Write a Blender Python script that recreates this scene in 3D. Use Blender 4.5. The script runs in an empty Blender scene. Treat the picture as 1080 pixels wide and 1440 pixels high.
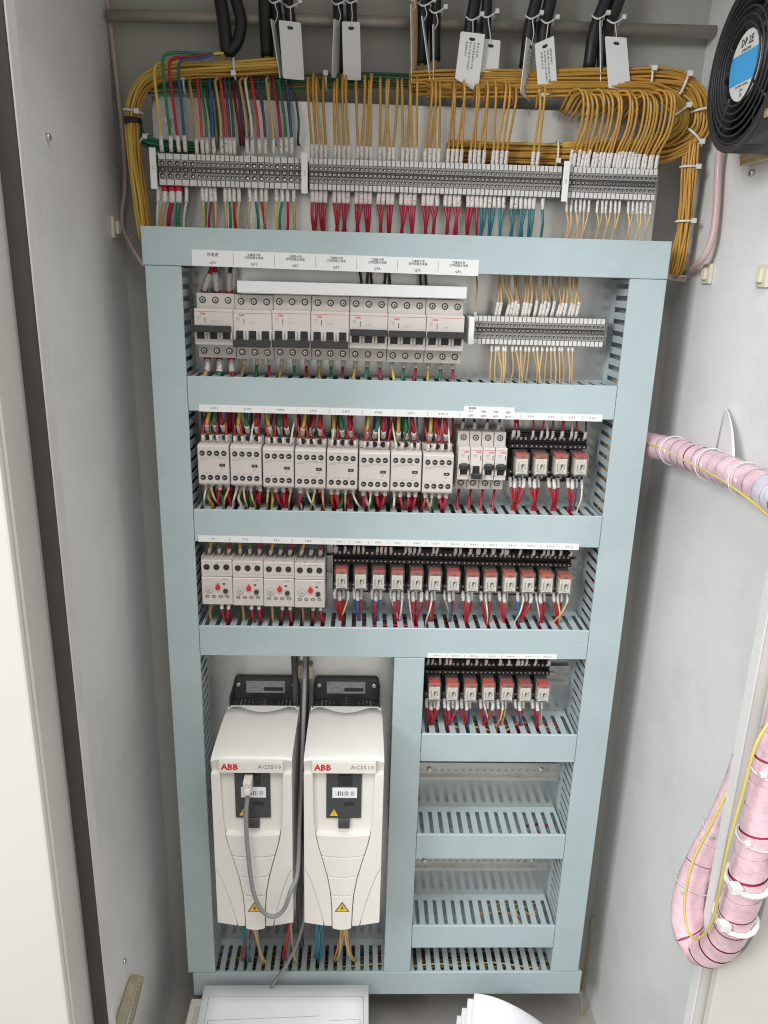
import bpy, bmesh, math, random
from mathutils import Vector, Matrix
random.seed(7)
S = bpy.context.scene
COL = S.collection
# ---------------------------------------------------------------- camera
CX, CY, CZ = -0.0617, -1.0737, -0.0067
PITCH, YAW, ROLL, FPX = 0.29690, 0.03472, 0.02774, 1080.0
_cy, _sy, _cp, _sp = math.cos(YAW), math.sin(YAW), math.cos(PITCH), math.sin(PITCH)
FW = Vector((_sy*_cp, _cy*_cp, -_sp)); RT = Vector((_cy, -_sy, 0)); UP = RT.cross(FW)
_c, _s = math.cos(ROLL), math.sin(ROLL)
RT, UP = _c*RT+_s*UP, -_s*RT+_c*UP
cd = bpy.data.cameras.new('camera'); cam = bpy.data.objects.new('camera', cd); COL.objects.link(cam)
cam.matrix_world = Matrix(((RT.x, UP.x, -FW.x, CX), (RT.y, UP.y, -FW.y, CY), (RT.z, UP.z, -FW.z, CZ), (0, 0, 0, 1)))
cd.sensor_fit = 'VERTICAL'; cd.sensor_height = 36; cd.lens = 36*FPX/1440
cd.clip_start = 0.01; cd.clip_end = 100
S.camera = cam
# ---------------------------------------------------------------- light: daylight from a window to the front left
W = bpy.data.worlds.new('World'); S.world = W; W.use_nodes = True
bg = W.node_tree.nodes['Background']; bg.inputs[0].default_value = (1, .97, .91, 1); bg.inputs[1].default_value = 0.70
def area(name, loc, tgt, sx, sy, power, colour):
    l = bpy.data.lights.new(name, 'AREA'); l.shape = 'RECTANGLE'; l.size = sx; l.size_y = sy; l.energy = power; l.color = colour
    o = bpy.data.objects.new(name, l); COL.objects.link(o); o.location = loc
    o.rotation_euler = (Vector(tgt)-Vector(loc)).to_track_quat('-Z', 'Y').to_euler(); return o
area('window_light', (-1.75, -1.95, .9), (.12, 0, -.6), .8, 1.0, 60, (.93, .97, 1))
area('front_fill_light', (-.15, -1.65, 2.1), (0, -.1, -.6), 2.0, 1.2, 74, (.95, .98, 1))  # added broad fill lamp high in front; no known doorway stands behind it
S.view_settings.view_transform = 'Standard'; S.view_settings.look = 'None'
S.cycles.filter_width = 1.1
S.view_settings.exposure = 0.0; S.view_settings.gamma = 1.0

# ---------------------------------------------------------------- pixel -> place
CAM = Vector((CX, CY, CZ))
def ray(px, py): return FW+RT*((px-540)/FPX)-UP*((py-720)/FPX)
def P(px, py, y): d = ray(px, py); return CAM+d*((y-CY)/d.y)
def PX(px, py, x): d = ray(px, py); return CAM+d*((x-CX)/d.x)
def PZ(px, py, z): d = ray(px, py); return CAM+d*((z-CZ)/d.z)
# ---------------------------------------------------------------- materials
MATS = {}
def mat(name, col, rough=.5, metal=0., var=.06, scale=30., bump=0., bscale=400., spec=.5, rnd=0., alpha=1., trans=0., dirt=0., stretch=None, scuff=0.):
    m = bpy.data.materials.new(name); m.use_nodes = True; nt = m.node_tree; n = nt.nodes; b = n['Principled BSDF']
    b.inputs['Roughness'].default_value = rough; b.inputs['Metallic'].default_value = metal
    b.inputs['Specular IOR Level'].default_value = spec
    tc = n.new('ShaderNodeTexCoord'); src = tc.outputs['Object']
    if stretch:
        mp = n.new('ShaderNodeMapping'); mp.inputs['Scale'].default_value = stretch; nt.links.new(src, mp.inputs[0]); src = mp.outputs[0]
    nz = n.new('ShaderNodeTexNoise'); nz.inputs['Scale'].default_value = scale; nz.inputs['Detail'].default_value = 6; nz.inputs['Roughness'].default_value = .62
    nt.links.new(src, nz.inputs['Vector'])
    mr = n.new('ShaderNodeMapRange'); mr.inputs[1].default_value = .25; mr.inputs[2].default_value = .75
    mr.inputs[3].default_value = 1-var; mr.inputs[4].default_value = 1+var; nt.links.new(nz.outputs[0], mr.inputs[0])
    hs = n.new('ShaderNodeHueSaturation'); hs.inputs['Color'].default_value = (*col, 1); nt.links.new(mr.outputs[0], hs.inputs['Value'])
    out = hs.outputs[0]
    if rnd:
        oi = n.new('ShaderNodeObjectInfo'); r2 = n.new('ShaderNodeMapRange'); r2.inputs[3].default_value = 1-rnd; r2.inputs[4].default_value = 1+rnd
        nt.links.new(oi.outputs['Random'], r2.inputs[0]); h2 = n.new('ShaderNodeHueSaturation'); nt.links.new(out, h2.inputs['Color']); nt.links.new(r2.outputs[0], h2.inputs['Value'])
        r3 = n.new('ShaderNodeMapRange'); r3.inputs[3].default_value = .5-rnd*.05; r3.inputs[4].default_value = .5+rnd*.05
        mt = n.new('ShaderNodeMath'); mt.operation = 'FRACT'; m2 = n.new('ShaderNodeMath'); m2.operation = 'MULTIPLY'; m2.inputs[1].default_value = 17.3
        nt.links.new(oi.outputs['Random'], m2.inputs[0]); nt.links.new(m2.outputs[0], mt.inputs[0]); nt.links.new(mt.outputs[0], r3.inputs[0]); nt.links.new(r3.outputs[0], h2.inputs['Hue'])
        out = h2.outputs[0]
    if dirt:
        nd = n.new('ShaderNodeTexNoise'); nd.inputs['Scale'].default_value = 5; nd.inputs['Detail'].default_value = 9; nd.inputs['Roughness'].default_value = .7
        nt.links.new(tc.outputs['Object'], nd.inputs['Vector'])
        rp = n.new('ShaderNodeMapRange'); rp.inputs[1].default_value = .5; rp.inputs[2].default_value = .78; rp.inputs[4].default_value = dirt
        nt.links.new(nd.outputs[0], rp.inputs[0])
        mx = n.new('ShaderNodeMix'); mx.data_type = 'RGBA'; nt.links.new(rp.outputs[0], mx.inputs[0]); nt.links.new(out, mx.inputs[6]); mx.inputs[7].default_value = (.17, .15, .12, 1)
        out = mx.outputs[2]
    if scuff:                                  # fine rubbed streaks and fingerprints
        m3 = n.new('ShaderNodeMapping'); m3.inputs['Scale'].default_value = (9, 9, 70); m3.inputs['Rotation'].default_value = (.3, .5, .2); nt.links.new(tc.outputs['Object'], m3.inputs[0])
        ns = n.new('ShaderNodeTexNoise'); ns.inputs['Scale'].default_value = 3; ns.inputs['Detail'].default_value = 8; ns.inputs['Distortion'].default_value = .6; nt.links.new(m3.outputs[0], ns.inputs['Vector'])
        r5 = n.new('ShaderNodeMapRange'); r5.inputs[1].default_value = .58; r5.inputs[2].default_value = .74; r5.inputs[4].default_value = scuff; nt.links.new(ns.outputs[0], r5.inputs[0])
        x3 = n.new('ShaderNodeMix'); x3.data_type = 'RGBA'; nt.links.new(r5.outputs[0], x3.inputs[0]); nt.links.new(out, x3.inputs[6]); x3.inputs[7].default_value = (.78, .78, .76, 1); out = x3.outputs[2]
    nt.links.new(out, b.inputs['Base Color'])
    rr = n.new('ShaderNodeMapRange'); rr.inputs[1].default_value = .3; rr.inputs[2].default_value = .7; rr.inputs[3].default_value = max(.02, rough-.07); rr.inputs[4].default_value = min(1, rough+.09)
    nt.links.new(nz.outputs[0], rr.inputs[0]); nt.links.new(rr.outputs[0], b.inputs['Roughness'])
    if bump:
        nb = n.new('ShaderNodeTexNoise'); nb.inputs['Scale'].default_value = bscale; nb.inputs['Detail'].default_value = 3; nt.links.new(src, nb.inputs['Vector'])
        bp = n.new('ShaderNodeBump'); bp.inputs['Strength'].default_value = bump; bp.inputs['Distance'].default_value = .001
        nt.links.new(nb.outputs[0], bp.inputs['Height']); nt.links.new(bp.outputs[0], b.inputs['Normal'])
    if alpha < 1: b.inputs['Alpha'].default_value = alpha
    if trans: b.inputs['Transmission Weight'].default_value = trans; b.inputs['IOR'].default_value = 1.3
    MATS[name] = m; return m
def print_mat(name, base, ink, scale, thr, rough=.5, stretch=(1, 1, 1)):
    m = bpy.data.materials.new(name); m.use_nodes = True; nt = m.node_tree; n = nt.nodes; b = n['Principled BSDF']; b.inputs['Roughness'].default_value = rough
    tc = n.new('ShaderNodeTexCoord'); mp = n.new('ShaderNodeMapping'); mp.inputs['Scale'].default_value = stretch; nt.links.new(tc.outputs['Object'], mp.inputs[0])
    nz = n.new('ShaderNodeTexNoise'); nz.inputs['Scale'].default_value = scale; nz.inputs['Detail'].default_value = 1; nt.links.new(mp.outputs[0], nz.inputs['Vector'])
    mr = n.new('ShaderNodeMapRange'); mr.inputs[1].default_value = thr; mr.inputs[2].default_value = thr+.05; nt.links.new(nz.outputs[0], mr.inputs[0])
    mx = n.new('ShaderNodeMix'); mx.data_type = 'RGBA'; mx.inputs[6].default_value = (*base, 1); mx.inputs[7].default_value = (*ink, 1)
    nt.links.new(mr.outputs[0], mx.inputs[0]); nt.links.new(mx.outputs[2], b.inputs['Base Color']); MATS[name] = m; return m
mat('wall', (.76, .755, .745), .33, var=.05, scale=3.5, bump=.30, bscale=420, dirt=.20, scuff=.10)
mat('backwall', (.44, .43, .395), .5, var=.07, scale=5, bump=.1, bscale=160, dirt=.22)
mat('base', (.33, .31, .28), .38, var=.18, scale=9, dirt=.6)
mat('gasket', (.055, .047, .042), .8, var=.15, scale=40)
mat('plate', (.60, .605, .59), .27, .92, var=.07, scale=9, dirt=.03)
mat('plate_white', (.72, .73, .74), .3, .15, var=.05, scale=14)
mat('pipe', (.40, .36, .32), .45, .3, var=.2, scale=22, dirt=.45)
mat('duct', (.43, .515, .53), .38, var=.05, scale=9, bump=.10, bscale=300, dirt=.15, scuff=.10)
mat('channel', (.40, .465, .475), .45, var=.04, scale=20)
mat('door', (.60, .58, .54), .38, var=.03, scale=4)
mat('rail', (.66, .655, .63), .3, .8, var=.10, scale=60)
mat('beige', (.625, .565, .52), .42, var=.03, scale=60, bump=.05, bscale=900, dirt=.06)
mat('mcb', (.59, .545, .505), .42, var=.03, scale=60, dirt=.05)
mat('mcbface', (.67, .615, .575), .4, var=.03, scale=60)
mat('drive', (.775, .74, .685), .36, var=.03, scale=25, bump=.12, bscale=1500, dirt=.04)
mat('white', (.80, .80, .79), .4, var=.02)
mat('paper', (.82, .82, .835), .75, var=.02, scale=14)
mat('dark', (.02, .02, .02), .45, var=.2, scale=90)
mat('handle', (.034, .035, .033), .42, var=.15, scale=90)
mat('panel', (.05, .055, .055), .4, var=.12, scale=60)
mat('heatsink', (.085, .09, .09), .42, .5, var=.2, scale=40, dirt=.3)
mat('socket', (.016, .015, .015), .4, var=.3, scale=120)
mat('metal', (.75, .74, .71), .25, .95, var=.12, scale=200)
mat('term', (.31, .295, .28), .5, var=.09, scale=120, dirt=.3)
mat('termtag', (.66, .64, .615), .55, var=.06, scale=140)
mat('red', (.39, .012, .03), .35, var=.06, rnd=.16)
mat('brightred', (.62, .035, .02), .4, var=.08, rnd=.15)
mat('yellow', (.62, .42, .08), .4, var=.06, rnd=.2)
mat('paleyellow', (.66, .53, .17), .35, var=.06)
mat('amber', (.51, .275, .05), .38, var=.10, scale=60, rnd=.16)
mat('tan', (.60, .40, .17), .45, var=.06, rnd=.2)
mat('green', (.02, .20, .085), .38, var=.08, rnd=.2)
mat('dgreen', (.03, .11, .05), .4, var=.08, rnd=.2)
mat('blue', (.03, .10, .24), .38, var=.08, rnd=.2)
mat('teal', (.02, .17, .20), .38, var=.08, rnd=.25)
mat('purple', (.12, .05, .15), .4, var=.08, rnd=.2)
mat('whitewire', (.68, .62, .54), .45, var=.05, rnd=.1)
mat('brown', (.10, .05, .04), .45, var=.1, rnd=.3)
mat('black', (.014, .014, .015), .5, var=.25, scale=80)
mat('greycable', (.25, .245, .25), .42, var=.06)
mat('darkcable', (.07, .07, .072), .45, var=.08)
mat('pinkwire', (.56, .39, .38), .35, var=.06)
mat('wrap', (.80, .54, .60), .16, var=.28, scale=38, bump=1.0, bscale=130)
mat('wrapblue', (.66, .62, .70), .16, var=.28, scale=38, bump=1.0, bscale=130)
mat('wrapcore', (.55, .07, .13), .4, var=.25, scale=60)
mat('tie', (.74, .73, .70), .35, var=.03)
mat('cream', (.68, .62, .50), .45, var=.04)
mat('relayred', (.40, .055, .035), .4, var=.15, scale=150, rnd=.3)
mat('relaybody', (.66, .625, .56), .45, var=.30, scale=330)
mat('redprint', (.62, .02, .03), .45, var=.02)
mat('ink', (.05, .05, .05), .6, var=.02)
mat('greyink', (.30, .28, .26), .6, var=.02)
mat('warn', (.80, .52, .04), .45, var=.03)
mat('labelblue', (.05, .36, .72), .4, var=.03)
mat('fan', (.022, .023, .024), .5, var=.2, scale=80, dirt=.12)
mat('brass', (.52, .42, .27), .35, .5, var=.15)
mat('dial', (.48, .45, .41), .4, var=.04)
mat('knob', (.03, .045, .03), .4, var=.1)
mat('comb', (.40, .35, .24), .5, var=.12, scale=60)
mat('concrete', (.30, .29, .28), .8, var=.1, scale=4)
print_mat('sleeve', (.70, .66, .62), (.26, .24, .23), 560, .62, stretch=(.6, .6, 1))
print_mat('sleevep', (.71, .62, .60), (.36, .27, .26), 560, .64, stretch=(.6, .6, 1))
print_mat('nameplate', (.42, .43, .43), (.14, .14, .14), 700, .60, .4, (.35, 1, 1.2))
print_mat('barcode', (.75, .75, .74), (.06, .06, .06), 900, .52, .5, (1, .01, .01))
print_mat('boxprint', (.55, .52, .47), (.1, .1, .1), 160, .66, .7, (.5, 1, 1))
def clear(name):
    m = bpy.data.materials.new(name); m.use_nodes = True; nt = m.node_tree; n = nt.nodes; n.remove(n['Principled BSDF'])
    t = n.new('ShaderNodeBsdfTransparent'); t.inputs[0].default_value = (.985, .98, .97, 1)
    g = n.new('ShaderNodeBsdfGlossy'); g.inputs['Roughness'].default_value = .12
    d = n.new('ShaderNodeBsdfDiffuse'); d.inputs[0].default_value = (.75, .73, .7, 1)
    m1 = n.new('ShaderNodeMixShader'); m1.inputs[0].default_value = .07; m2 = n.new('ShaderNodeMixShader')
    nt.links.new(t.outputs[0], m1.inputs[1]); nt.links.new(d.outputs[0], m1.inputs[2]); m2.inputs[0].default_value = .09
    nt.links.new(m1.outputs[0], m2.inputs[1]); nt.links.new(g.outputs[0], m2.inputs[2]); nt.links.new(m2.outputs[0], n['Material Output'].inputs[0]); MATS[name] = m
clear('clear')
# ---------------------------------------------------------------- mesh builder
class MB:
    def __init__(s): s.v = []; s.f = []; s.m = []; s.mn = []; s.sm = []
    def mi(s, m):
        if m not in s.mn: s.mn.append(m)
        return s.mn.index(m)
    def face(s, idx, m, smooth=False): s.f.append(idx); s.m.append(s.mi(m)); s.sm.append(smooth)
    def box(s, x0, x1, y0, y1, z0, z1, m):
        b = len(s.v)
        s.v += [(x, y, z) for z in (z0, z1) for y in (y0, y1) for x in (x0, x1)]
        for q in ((0, 2, 3, 1), (4, 5, 7, 6), (0, 1, 5, 4), (2, 6, 7, 3), (0, 4, 6, 2), (1, 3, 7, 5)): s.face([b+i for i in q], m)
        return s
    def prism(s, poly, ax, a, c, m, smooth=False):
        # poly: 2D points in the two other axes (x: (y,z); y: (x,z); z: (x,y))
        b = len(s.v); n = len(poly)
        def mk(p, t): return {'x': (t, p[0], p[1]), 'y': (p[0], t, p[1]), 'z': (p[0], p[1], t)}[ax]
        s.v += [mk(p, a) for p in poly]+[mk(p, c) for p in poly]
        s.face(list(range(b, b+n))[::-1], m); s.face(list(range(b+n, b+2*n)), m)
        for i in range(n): j = (i+1) % n; s.face([b+i, b+j, b+n+j, b+n+i], m, smooth)
        return s
    def disc(s, cx, cz, r, y0, y1, m, n=12, rz=None, smooth=True):
        rz = rz or r
        return s.prism([(cx+r*math.cos(6.28319*i/n), cz+rz*math.sin(6.28319*i/n)) for i in range(n)], 'y', y0, y1, m, smooth)
    def tube(s, pts, r, m, n=7, cap=True, radii=None):
        pts = [Vector(p) for p in pts]; k = len(pts); b = len(s.v)
        t0 = (pts[1]-pts[0]).normalized(); a = Vector((0, 1, 0)) if abs(t0.y) < .8 else Vector((1, 0, 0))
        u = t0.cross(a).normalized()
        for i in range(k):
            t = (pts[min(i+1, k-1)]-pts[max(i-1, 0)])
            if t.length < 1e-9: t = t0
            t = t.normalized(); u = (u-t*u.dot(t)).normalized(); w = t.cross(u); rr = radii[i] if radii else r
            for j in range(n):
                an = 6.28319*j/n; s.v.append(tuple(pts[i]+(u*math.cos(an)+w*math.sin(an))*rr))
        for i in range(k-1):
            for j in range(n):
                j2 = (j+1) % n; s.face([b+i*n+j, b+i*n+j2, b+(i+1)*n+j2, b+(i+1)*n+j], m, True)
        if cap: s.face([b+j for j in range(n)][::-1], m); s.face([b+(k-1)*n+j for j in range(n)], m)
        return s
    def mesh(s, name, bevel=0, seg=1):
        me = bpy.data.meshes.new(name); me.from_pydata(s.v, [], s.f)
        for q in s.mn: me.materials.append(MATS[q])
        me.polygons.foreach_set('material_index', s.m); me.polygons.foreach_set('use_smooth', s.sm)
        bm = bmesh.new(); bm.from_mesh(me); bmesh.ops.recalc_face_normals(bm, faces=bm.faces)
        if bevel:
            es = [e for e in bm.edges if len(e.link_faces) == 2 and e.calc_face_angle(0) > .6]
            bmesh.ops.bevel(bm, geom=es, offset=bevel, segments=seg, affect='EDGES', profile=.6, clamp_overlap=True)
        bm.to_mesh(me); bm.free(); me.update(); return me
def link(name, me, parent=None, loc=(0, 0, 0), rot=None):
    o = bpy.data.objects.new(name, me); COL.objects.link(o); o.location = loc
    if rot: o.rotation_euler = rot
    if parent is not None: o.parent = parent
    return o
def tag(o, label, cat, group=None):
    o['label'] = label; o['category'] = cat
    if group: o['group'] = group
    return o
def thing(name, label, cat, loc=(0, 0, 0), group=None):
    o = bpy.data.objects.new(name, None); o.empty_display_size = .01; COL.objects.link(o); o.location = loc
    return tag(o, label, cat, group)
def place(proto, name, label, cat, loc, group=None, rot=None):
    t = thing(name, label, cat, loc, group)
    if rot: t.rotation_euler = rot
    for pn, me, off, subs in proto:
        c = link(pn, me, t, off)
        for sn, sm, so in subs: link(sn, sm, c, so)
    return t
def one(mb, name, label, cat, group=None, bevel=0, seg=1): return tag(link(name, mb.mesh(name, bevel, seg)), label, cat, group)
_tc = {}
def text_mesh(txt, size, m, sx=1., bold=0.):
    k = (txt, size, m, sx, bold)
    if k in _tc: return _tc[k]
    cu = bpy.data.curves.new('lettering', 'FONT'); cu.body = txt; cu.size = size; cu.align_x = 'CENTER'; cu.align_y = 'CENTER'; cu.resolution_u = 1; cu.offset = bold*size
    o = bpy.data.objects.new('tmp', cu); COL.objects.link(o)
    dg = bpy.context.evaluated_depsgraph_get(); dg.update()
    me = bpy.data.meshes.new_from_object(o.evaluated_get(dg)); bpy.data.objects.remove(o); bpy.data.curves.remove(cu)
    me.name = 'lettering'
    for v in me.vertices: v.co = (v.co.x*sx, 0, v.co.y)      # stand up facing -Y
    me.materials.clear(); me.materials.append(MATS[m]); _tc[k] = me; return me
def smooth(pts, k=5):
    pts = [Vector(p) for p in pts]
    if len(pts) < 3: return pts
    q = [pts[0]*2-pts[1]]+pts+[pts[-1]*2-pts[-2]]; out = []
    for i in range(1, len(q)-2):
        for j in range(k):
            t = j/k; a, b, c, d = q[i-1], q[i], q[i+1], q[i+2]
            out.append(.5*((2*b)+(c-a)*t+(2*a-5*b+4*c-d)*t*t+(3*b-a-3*c+d)*t**3))
    out.append(pts[-1]); return out
def cut(path, L):
    out = [path[0]]; acc = 0
    for a, b in zip(path, path[1:]):
        d = (b-a).length
        if acc+d >= L: out.append(a.lerp(b, (L-acc)/max(d, 1e-9))); return out
        acc += d; out.append(b)
    return out
def wire(pts, r, colour, label, group, sleeve=0, start=0., smat='sleeve', n=6, k=4, name=None, tip=None):
    """a wire; its marker sleeve covers the first `sleeve` metres"""
    path = smooth(pts, k)
    o = one(MB().tube(path, r, colour, n), name or {'red': 'red', 'brightred': 'red', 'amber': 'golden', 'tan': 'yellow', 'yellow': 'yellow', 'green': 'green', 'dgreen': 'green', 'whitewire': 'white', 'blue': 'blue', 'teal': 'teal', 'purple': 'purple', 'brown': 'brown'}.get(colour, 'black')+'_wire', label, 'wire', group)
    if sleeve:
        sp = cut(path, sleeve+start)
        if start: sp = sp[len(cut(path, start))-1:]
        link('marker_sleeve', MB().tube(sp, r*1.28+.0004, smat, 7).mesh('marker_sleeve'), o)
    if tip:
        sp = cut(path, .007); link('heat_shrink', MB().tube(sp, r*1.5+.0006, tip, 8).mesh('heat_shrink'), o)
    return o
# ================================================================ THE CABINET
YP = .075                                    # face of the mounting plate; duct covers lie at y = 0
XL, XR, YB, YF, ZF, ZT = -.41, .41, .125, -.36, -1.363, .46
cab = thing('control_cabinet', 'open grey sheet steel control cabinet holding the wiring panel', 'cabinet', (0, 0, ZF))
def cpart(name, mb, bevel=0): return link(name, mb.mesh(name, bevel), cab, (0, 0, -ZF))
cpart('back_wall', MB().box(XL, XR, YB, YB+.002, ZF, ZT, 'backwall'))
cpart('side_wall', MB().box(XL-.002, XL, YF, YB+.002, ZF, ZT, 'wall'))
cpart('side_wall', MB().box(XR, XR+.002, YF, YB+.002, ZF, ZT, 'wall'))
cpart('floor_panel', MB().box(XL, XR, YF, YB, ZF-.002, ZF, 'base'))
cpart('roof_panel', MB().box(XL, XR, YF, YB, ZT, ZT+.002, 'wall'))
# front flanges with rolled lips: left opening edge x=-.349, right x=.359
fl = MB().box(XL-.002, -.3505, YF-.002, YF, ZF, ZT, 'wall').box(-.3505, -.349, YF-.004, YF+.014, ZF, ZT, 'door'); cpart('front_flange', fl)
fr_ = MB().box(.3605, XR+.002, YF-.002, YF, ZF, ZT, 'door').box(.3585, .3605, YF-.003, YF+.012, ZF, ZT, 'wall'); cpart('front_flange', fr_)
cpart('gasket', MB().box(-.3665, -.3508, YF-.007, YF-.0022, ZF, ZT, 'gasket'))
for z in (-1.02, .13):                       # wall screws
    cpart('wall_screw', MB().tube([(XL, -.14, z), (XL+.004, -.14, z)], .004, 'metal', 8))
# back wall stiffening strip beside the plate and the tie rod at the top
cpart('tie_rod', MB().tube([P(152, 22, .10), P(300, 25, .10), P(1006, 45, .10)], .0078, 'pipe', 14))
# doors
dl = cpart('door', MB().prism([(-.3665, -.3705), (-.3632, -.424), (-.380, -.426), (-.385, -.3705)], 'z', ZF, ZT, 'door'), .002)
link('inner_panel', MB().prism([(-.3640, -.4262), (-.3655, -.432), (-.60, -.462), (-1.15, -.55), (-1.15, -.52), (-.60, -.43), (-.386, -.4262)], 'z', ZF, ZT, 'door').mesh('inner_panel', .002, 2), dl)
dr = cpart('door', MB().prism([(.372, -.3645), (.372, -.378), (.46, -.40), (1.15, -.56), (1.15, -.53), (.46, -.372)], 'z', ZF, ZT, 'door'), .002)
# mounting plate
plate = thing('mounting_plate', 'galvanised steel mounting plate behind the ducts and devices', 'mounting plate', (0, YP, -1.3))
link('sheet', MB().box(-.348, .349, YP, YP+.003, -1.30, .216, 'plate').mesh('sheet', .0008), plate, (0, -YP, 1.3))
for (x, z) in ((-.325, .185), (.325, .185), (-.325, -1.275), (.325, -1.275)):
    link('stud', MB().tube([(x, YP, z), (x, YP-.014, z)], .0045, 'metal', 6).mesh('stud'), plate, (0, -YP, 1.3))
# ================================================================ WIRING DUCTS
def slotted(u0, u1, y0, y1, pitch=.016, slot=.0068):
    """finger outline pieces along u; returns polys in (u, y)"""
    n = max(1, int((u1-u0)/pitch)); pitch = (u1-u0)/n; polys = []
    ya, yb = y1-.011, y0+.0062                # slot runs from ya (plate side) to yb, pointed at yb
    polys.append([(u0, y1), (u1, y1), (u1, ya), (u0, ya)]); polys.append([(u0, y0), (u1, y0), (u1, yb-.004), (u0, yb-.004)])
    for i in range(n+1):
        c = u0+i*pitch; a, b = c-(pitch-slot)/2, c+(pitch-slot)/2; L, R = a-slot/2, b+slot/2
        a, b, L, R = [min(max(q, u0), u1) for q in (a, b, L, R)]
        polys.append([(a, ya), (b, ya), (b, yb), (R, yb-.004), (L, yb-.004), (a, yb)])
    return polys
def duct(x0, x1, z0, z1, horiz, label, group=None):
    t = thing('wiring_duct', label, 'wiring duct', ((x0+x1)/2, YP, z0), group)
    off = (-(x0+x1)/2, -YP, -z0); g = .0004; th = .0016; ins = .0022
    c = MB()
    c.box(x0+g, x1-g, .0, .0018, z0+g, z1-g, 'duct')
    if horiz: c.box(x0+g, x1-g, .0018, .0045, z1-g-th, z1-g, 'duct').box(x0+g, x1-g, .0018, .0045, z0+g, z0+g+th, 'duct')
    else: c.box(x0+g, x0+g+th, .0018, .0045, z0+g, z1-g, 'duct').box(x1-g-th, x1-g, .0018, .0045, z0+g, z1-g, 'duct')
    link('cover', c.mesh('cover', .0006), t, off)
    b = MB().box(x0+ins, x1-ins, YP-.002, YP, z0+ins, z1-ins, 'channel'); link('base', b.mesh('base'), t, off)
    for side in (0, 1):
        w = MB()
        if horiz:
            zz = (z0+ins, z0+ins+th) if side == 0 else (z1-ins-th, z1-ins)
            for p in slotted(x0+ins, x1-ins, .003, YP-.0022): w.prism(p, 'z', zz[0], zz[1], 'channel')
        else:
            xx = (x0+ins, x0+ins+th) if side == 0 else (x1-ins-th, x1-ins)
            for p in slotted(z0+ins, z1-ins, .003, YP-.0022): w.prism([(q[1], q[0]) for q in p], 'x', xx[0], xx[1], 'channel')
        link('slotted_wall', w.mesh('slotted_wall'), t, off)
    return t
Z = dict(z0=.0491, z1=0., z2=-.144, z3=-.1928, z4=-.3362, z5=-.3858, z6=-.5217, z7=-.5718, z9=-1.1981, z10=-1.2496,
         a1=-.7075, a2=-.7590, b1=-.9018, b2=-.951, c1=-1.0945, c2=-1.1431)
IL, IR, CL, CR = -.3017, .299, -.0022, .0457
duct(-.3527, .3504, Z['z1'], Z['z0'], True, 'blue grey wiring duct across the top carrying the big breaker name strip')
duct(-.35, IL, Z['z9'], Z['z1'], False, 'tall blue grey wiring duct on the side of the two drives')
duct(IR, .35, Z['z9'], Z['z1'], False, 'tall blue grey wiring duct on the side of the plug-in relays and empty bays')
duct(IL, IR, Z['z3'], Z['z2'], True, 'blue grey wiring duct between the breakers and the contactors')
duct(IL, IR, Z['z5'], Z['z4'], True, 'blue grey wiring duct between the contactors and the overload relays')
duct(IL, IR, Z['z7'], Z['z6'], True, 'blue grey wiring duct between the overload relays and the drives')
duct(CL, CR, Z['z9'], Z['z7'], False, 'blue grey upright wiring duct separating the drives from the small bays')
duct(CR, IR, Z['a2'], Z['a1'], True, 'short blue grey wiring duct under the row of seven relays')
duct(CR, IR, Z['b2'], Z['b1'], True, 'short blue grey wiring duct between the two empty rail bays')
duct(CR, IR, Z['c2'], Z['c1'], True, 'short blue grey wiring duct under the lower empty rail bay')
duct(-.3421, .3572, Z['z10'], Z['z9']-.0004, True, 'blue grey wiring duct along the very bottom of the panel')
def fill(x0, x1, z0, z1, horiz, n, cols, what):
    m = MB(); i = .0075; R = random.uniform
    for k in range(n):
        a, b = (x0, x1) if horiz else (z0, z1); u0 = R(a+.01, a+(b-a)*.5); u1 = R(u0+(b-u0)*.4, b-.008); q = []
        c0, d0 = R(.018, .062), (R(z0+i, z1-i) if horiz else R(x0+i, x1-i))
        for j in range(9):
            u = u0+(u1-u0)*j/8; c = min(max(c0+R(-.006, .006), .014), .066); d = d0+R(-.004, .004); d = min(max(d, (z0 if horiz else x0)+i), (z1 if horiz else x1)-i)
            q.append((u, c, d) if horiz else (d, c, u))
        m.tube(smooth(q, 3), R(.0013, .0024), random.choice(cols), 5)
    o = one(m, 'packed_wires', 'tangle of wires packed inside the '+what, 'wires'); o['kind'] = 'stuff'
_rd = ('red', 'brown', 'red', 'brown', 'black', 'tan', 'dgreen'); _yl = ('tan', 'amber', 'brown', 'black', 'green')
fill(IL, IR, Z['z3'], Z['z2'], True, 34, _rd, 'duct above the contactors'); fill(IL, IR, Z['z5'], Z['z4'], True, 34, _rd, 'duct below the contactors')
fill(IL, IR, Z['z7'], Z['z6'], True, 30, _rd, 'duct above the drives'); fill(CR, IR, Z['a2'], Z['a1'], True, 14, _rd, 'duct under the seven relays')
fill(-.3421, .3572, Z['z10'], Z['z9'], True, 34, ('brown', 'amber', 'black', 'brown', 'tan', 'dgreen'), 'bottom duct')
fill(-.35, IL, Z['z9'], 0, False, 26, ('black', 'brown', 'dgreen', 'darkcable'), 'duct beside the drives')
fill(IR, .35, -.72, 0, False, 34, ('red', 'brown', 'tan', 'black', 'amber', 'red'), 'duct beside the relays'); fill(IR, .35, Z['z9'], -.7, False, 14, ('black', 'tan', 'red', 'dgreen'), 'duct beside the empty bays')
fill(-.3527, .3504, 0, .0491, True, 26, _yl, 'top duct'); fill(.16, IR, Z['c2'], Z['c1'], True, 6, ('tan', 'green'), 'duct under the lowest bay'); fill(.22, IR, Z['b2'], Z['b1'], True, 3, ('red',), 'duct between the empty bays')
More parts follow.
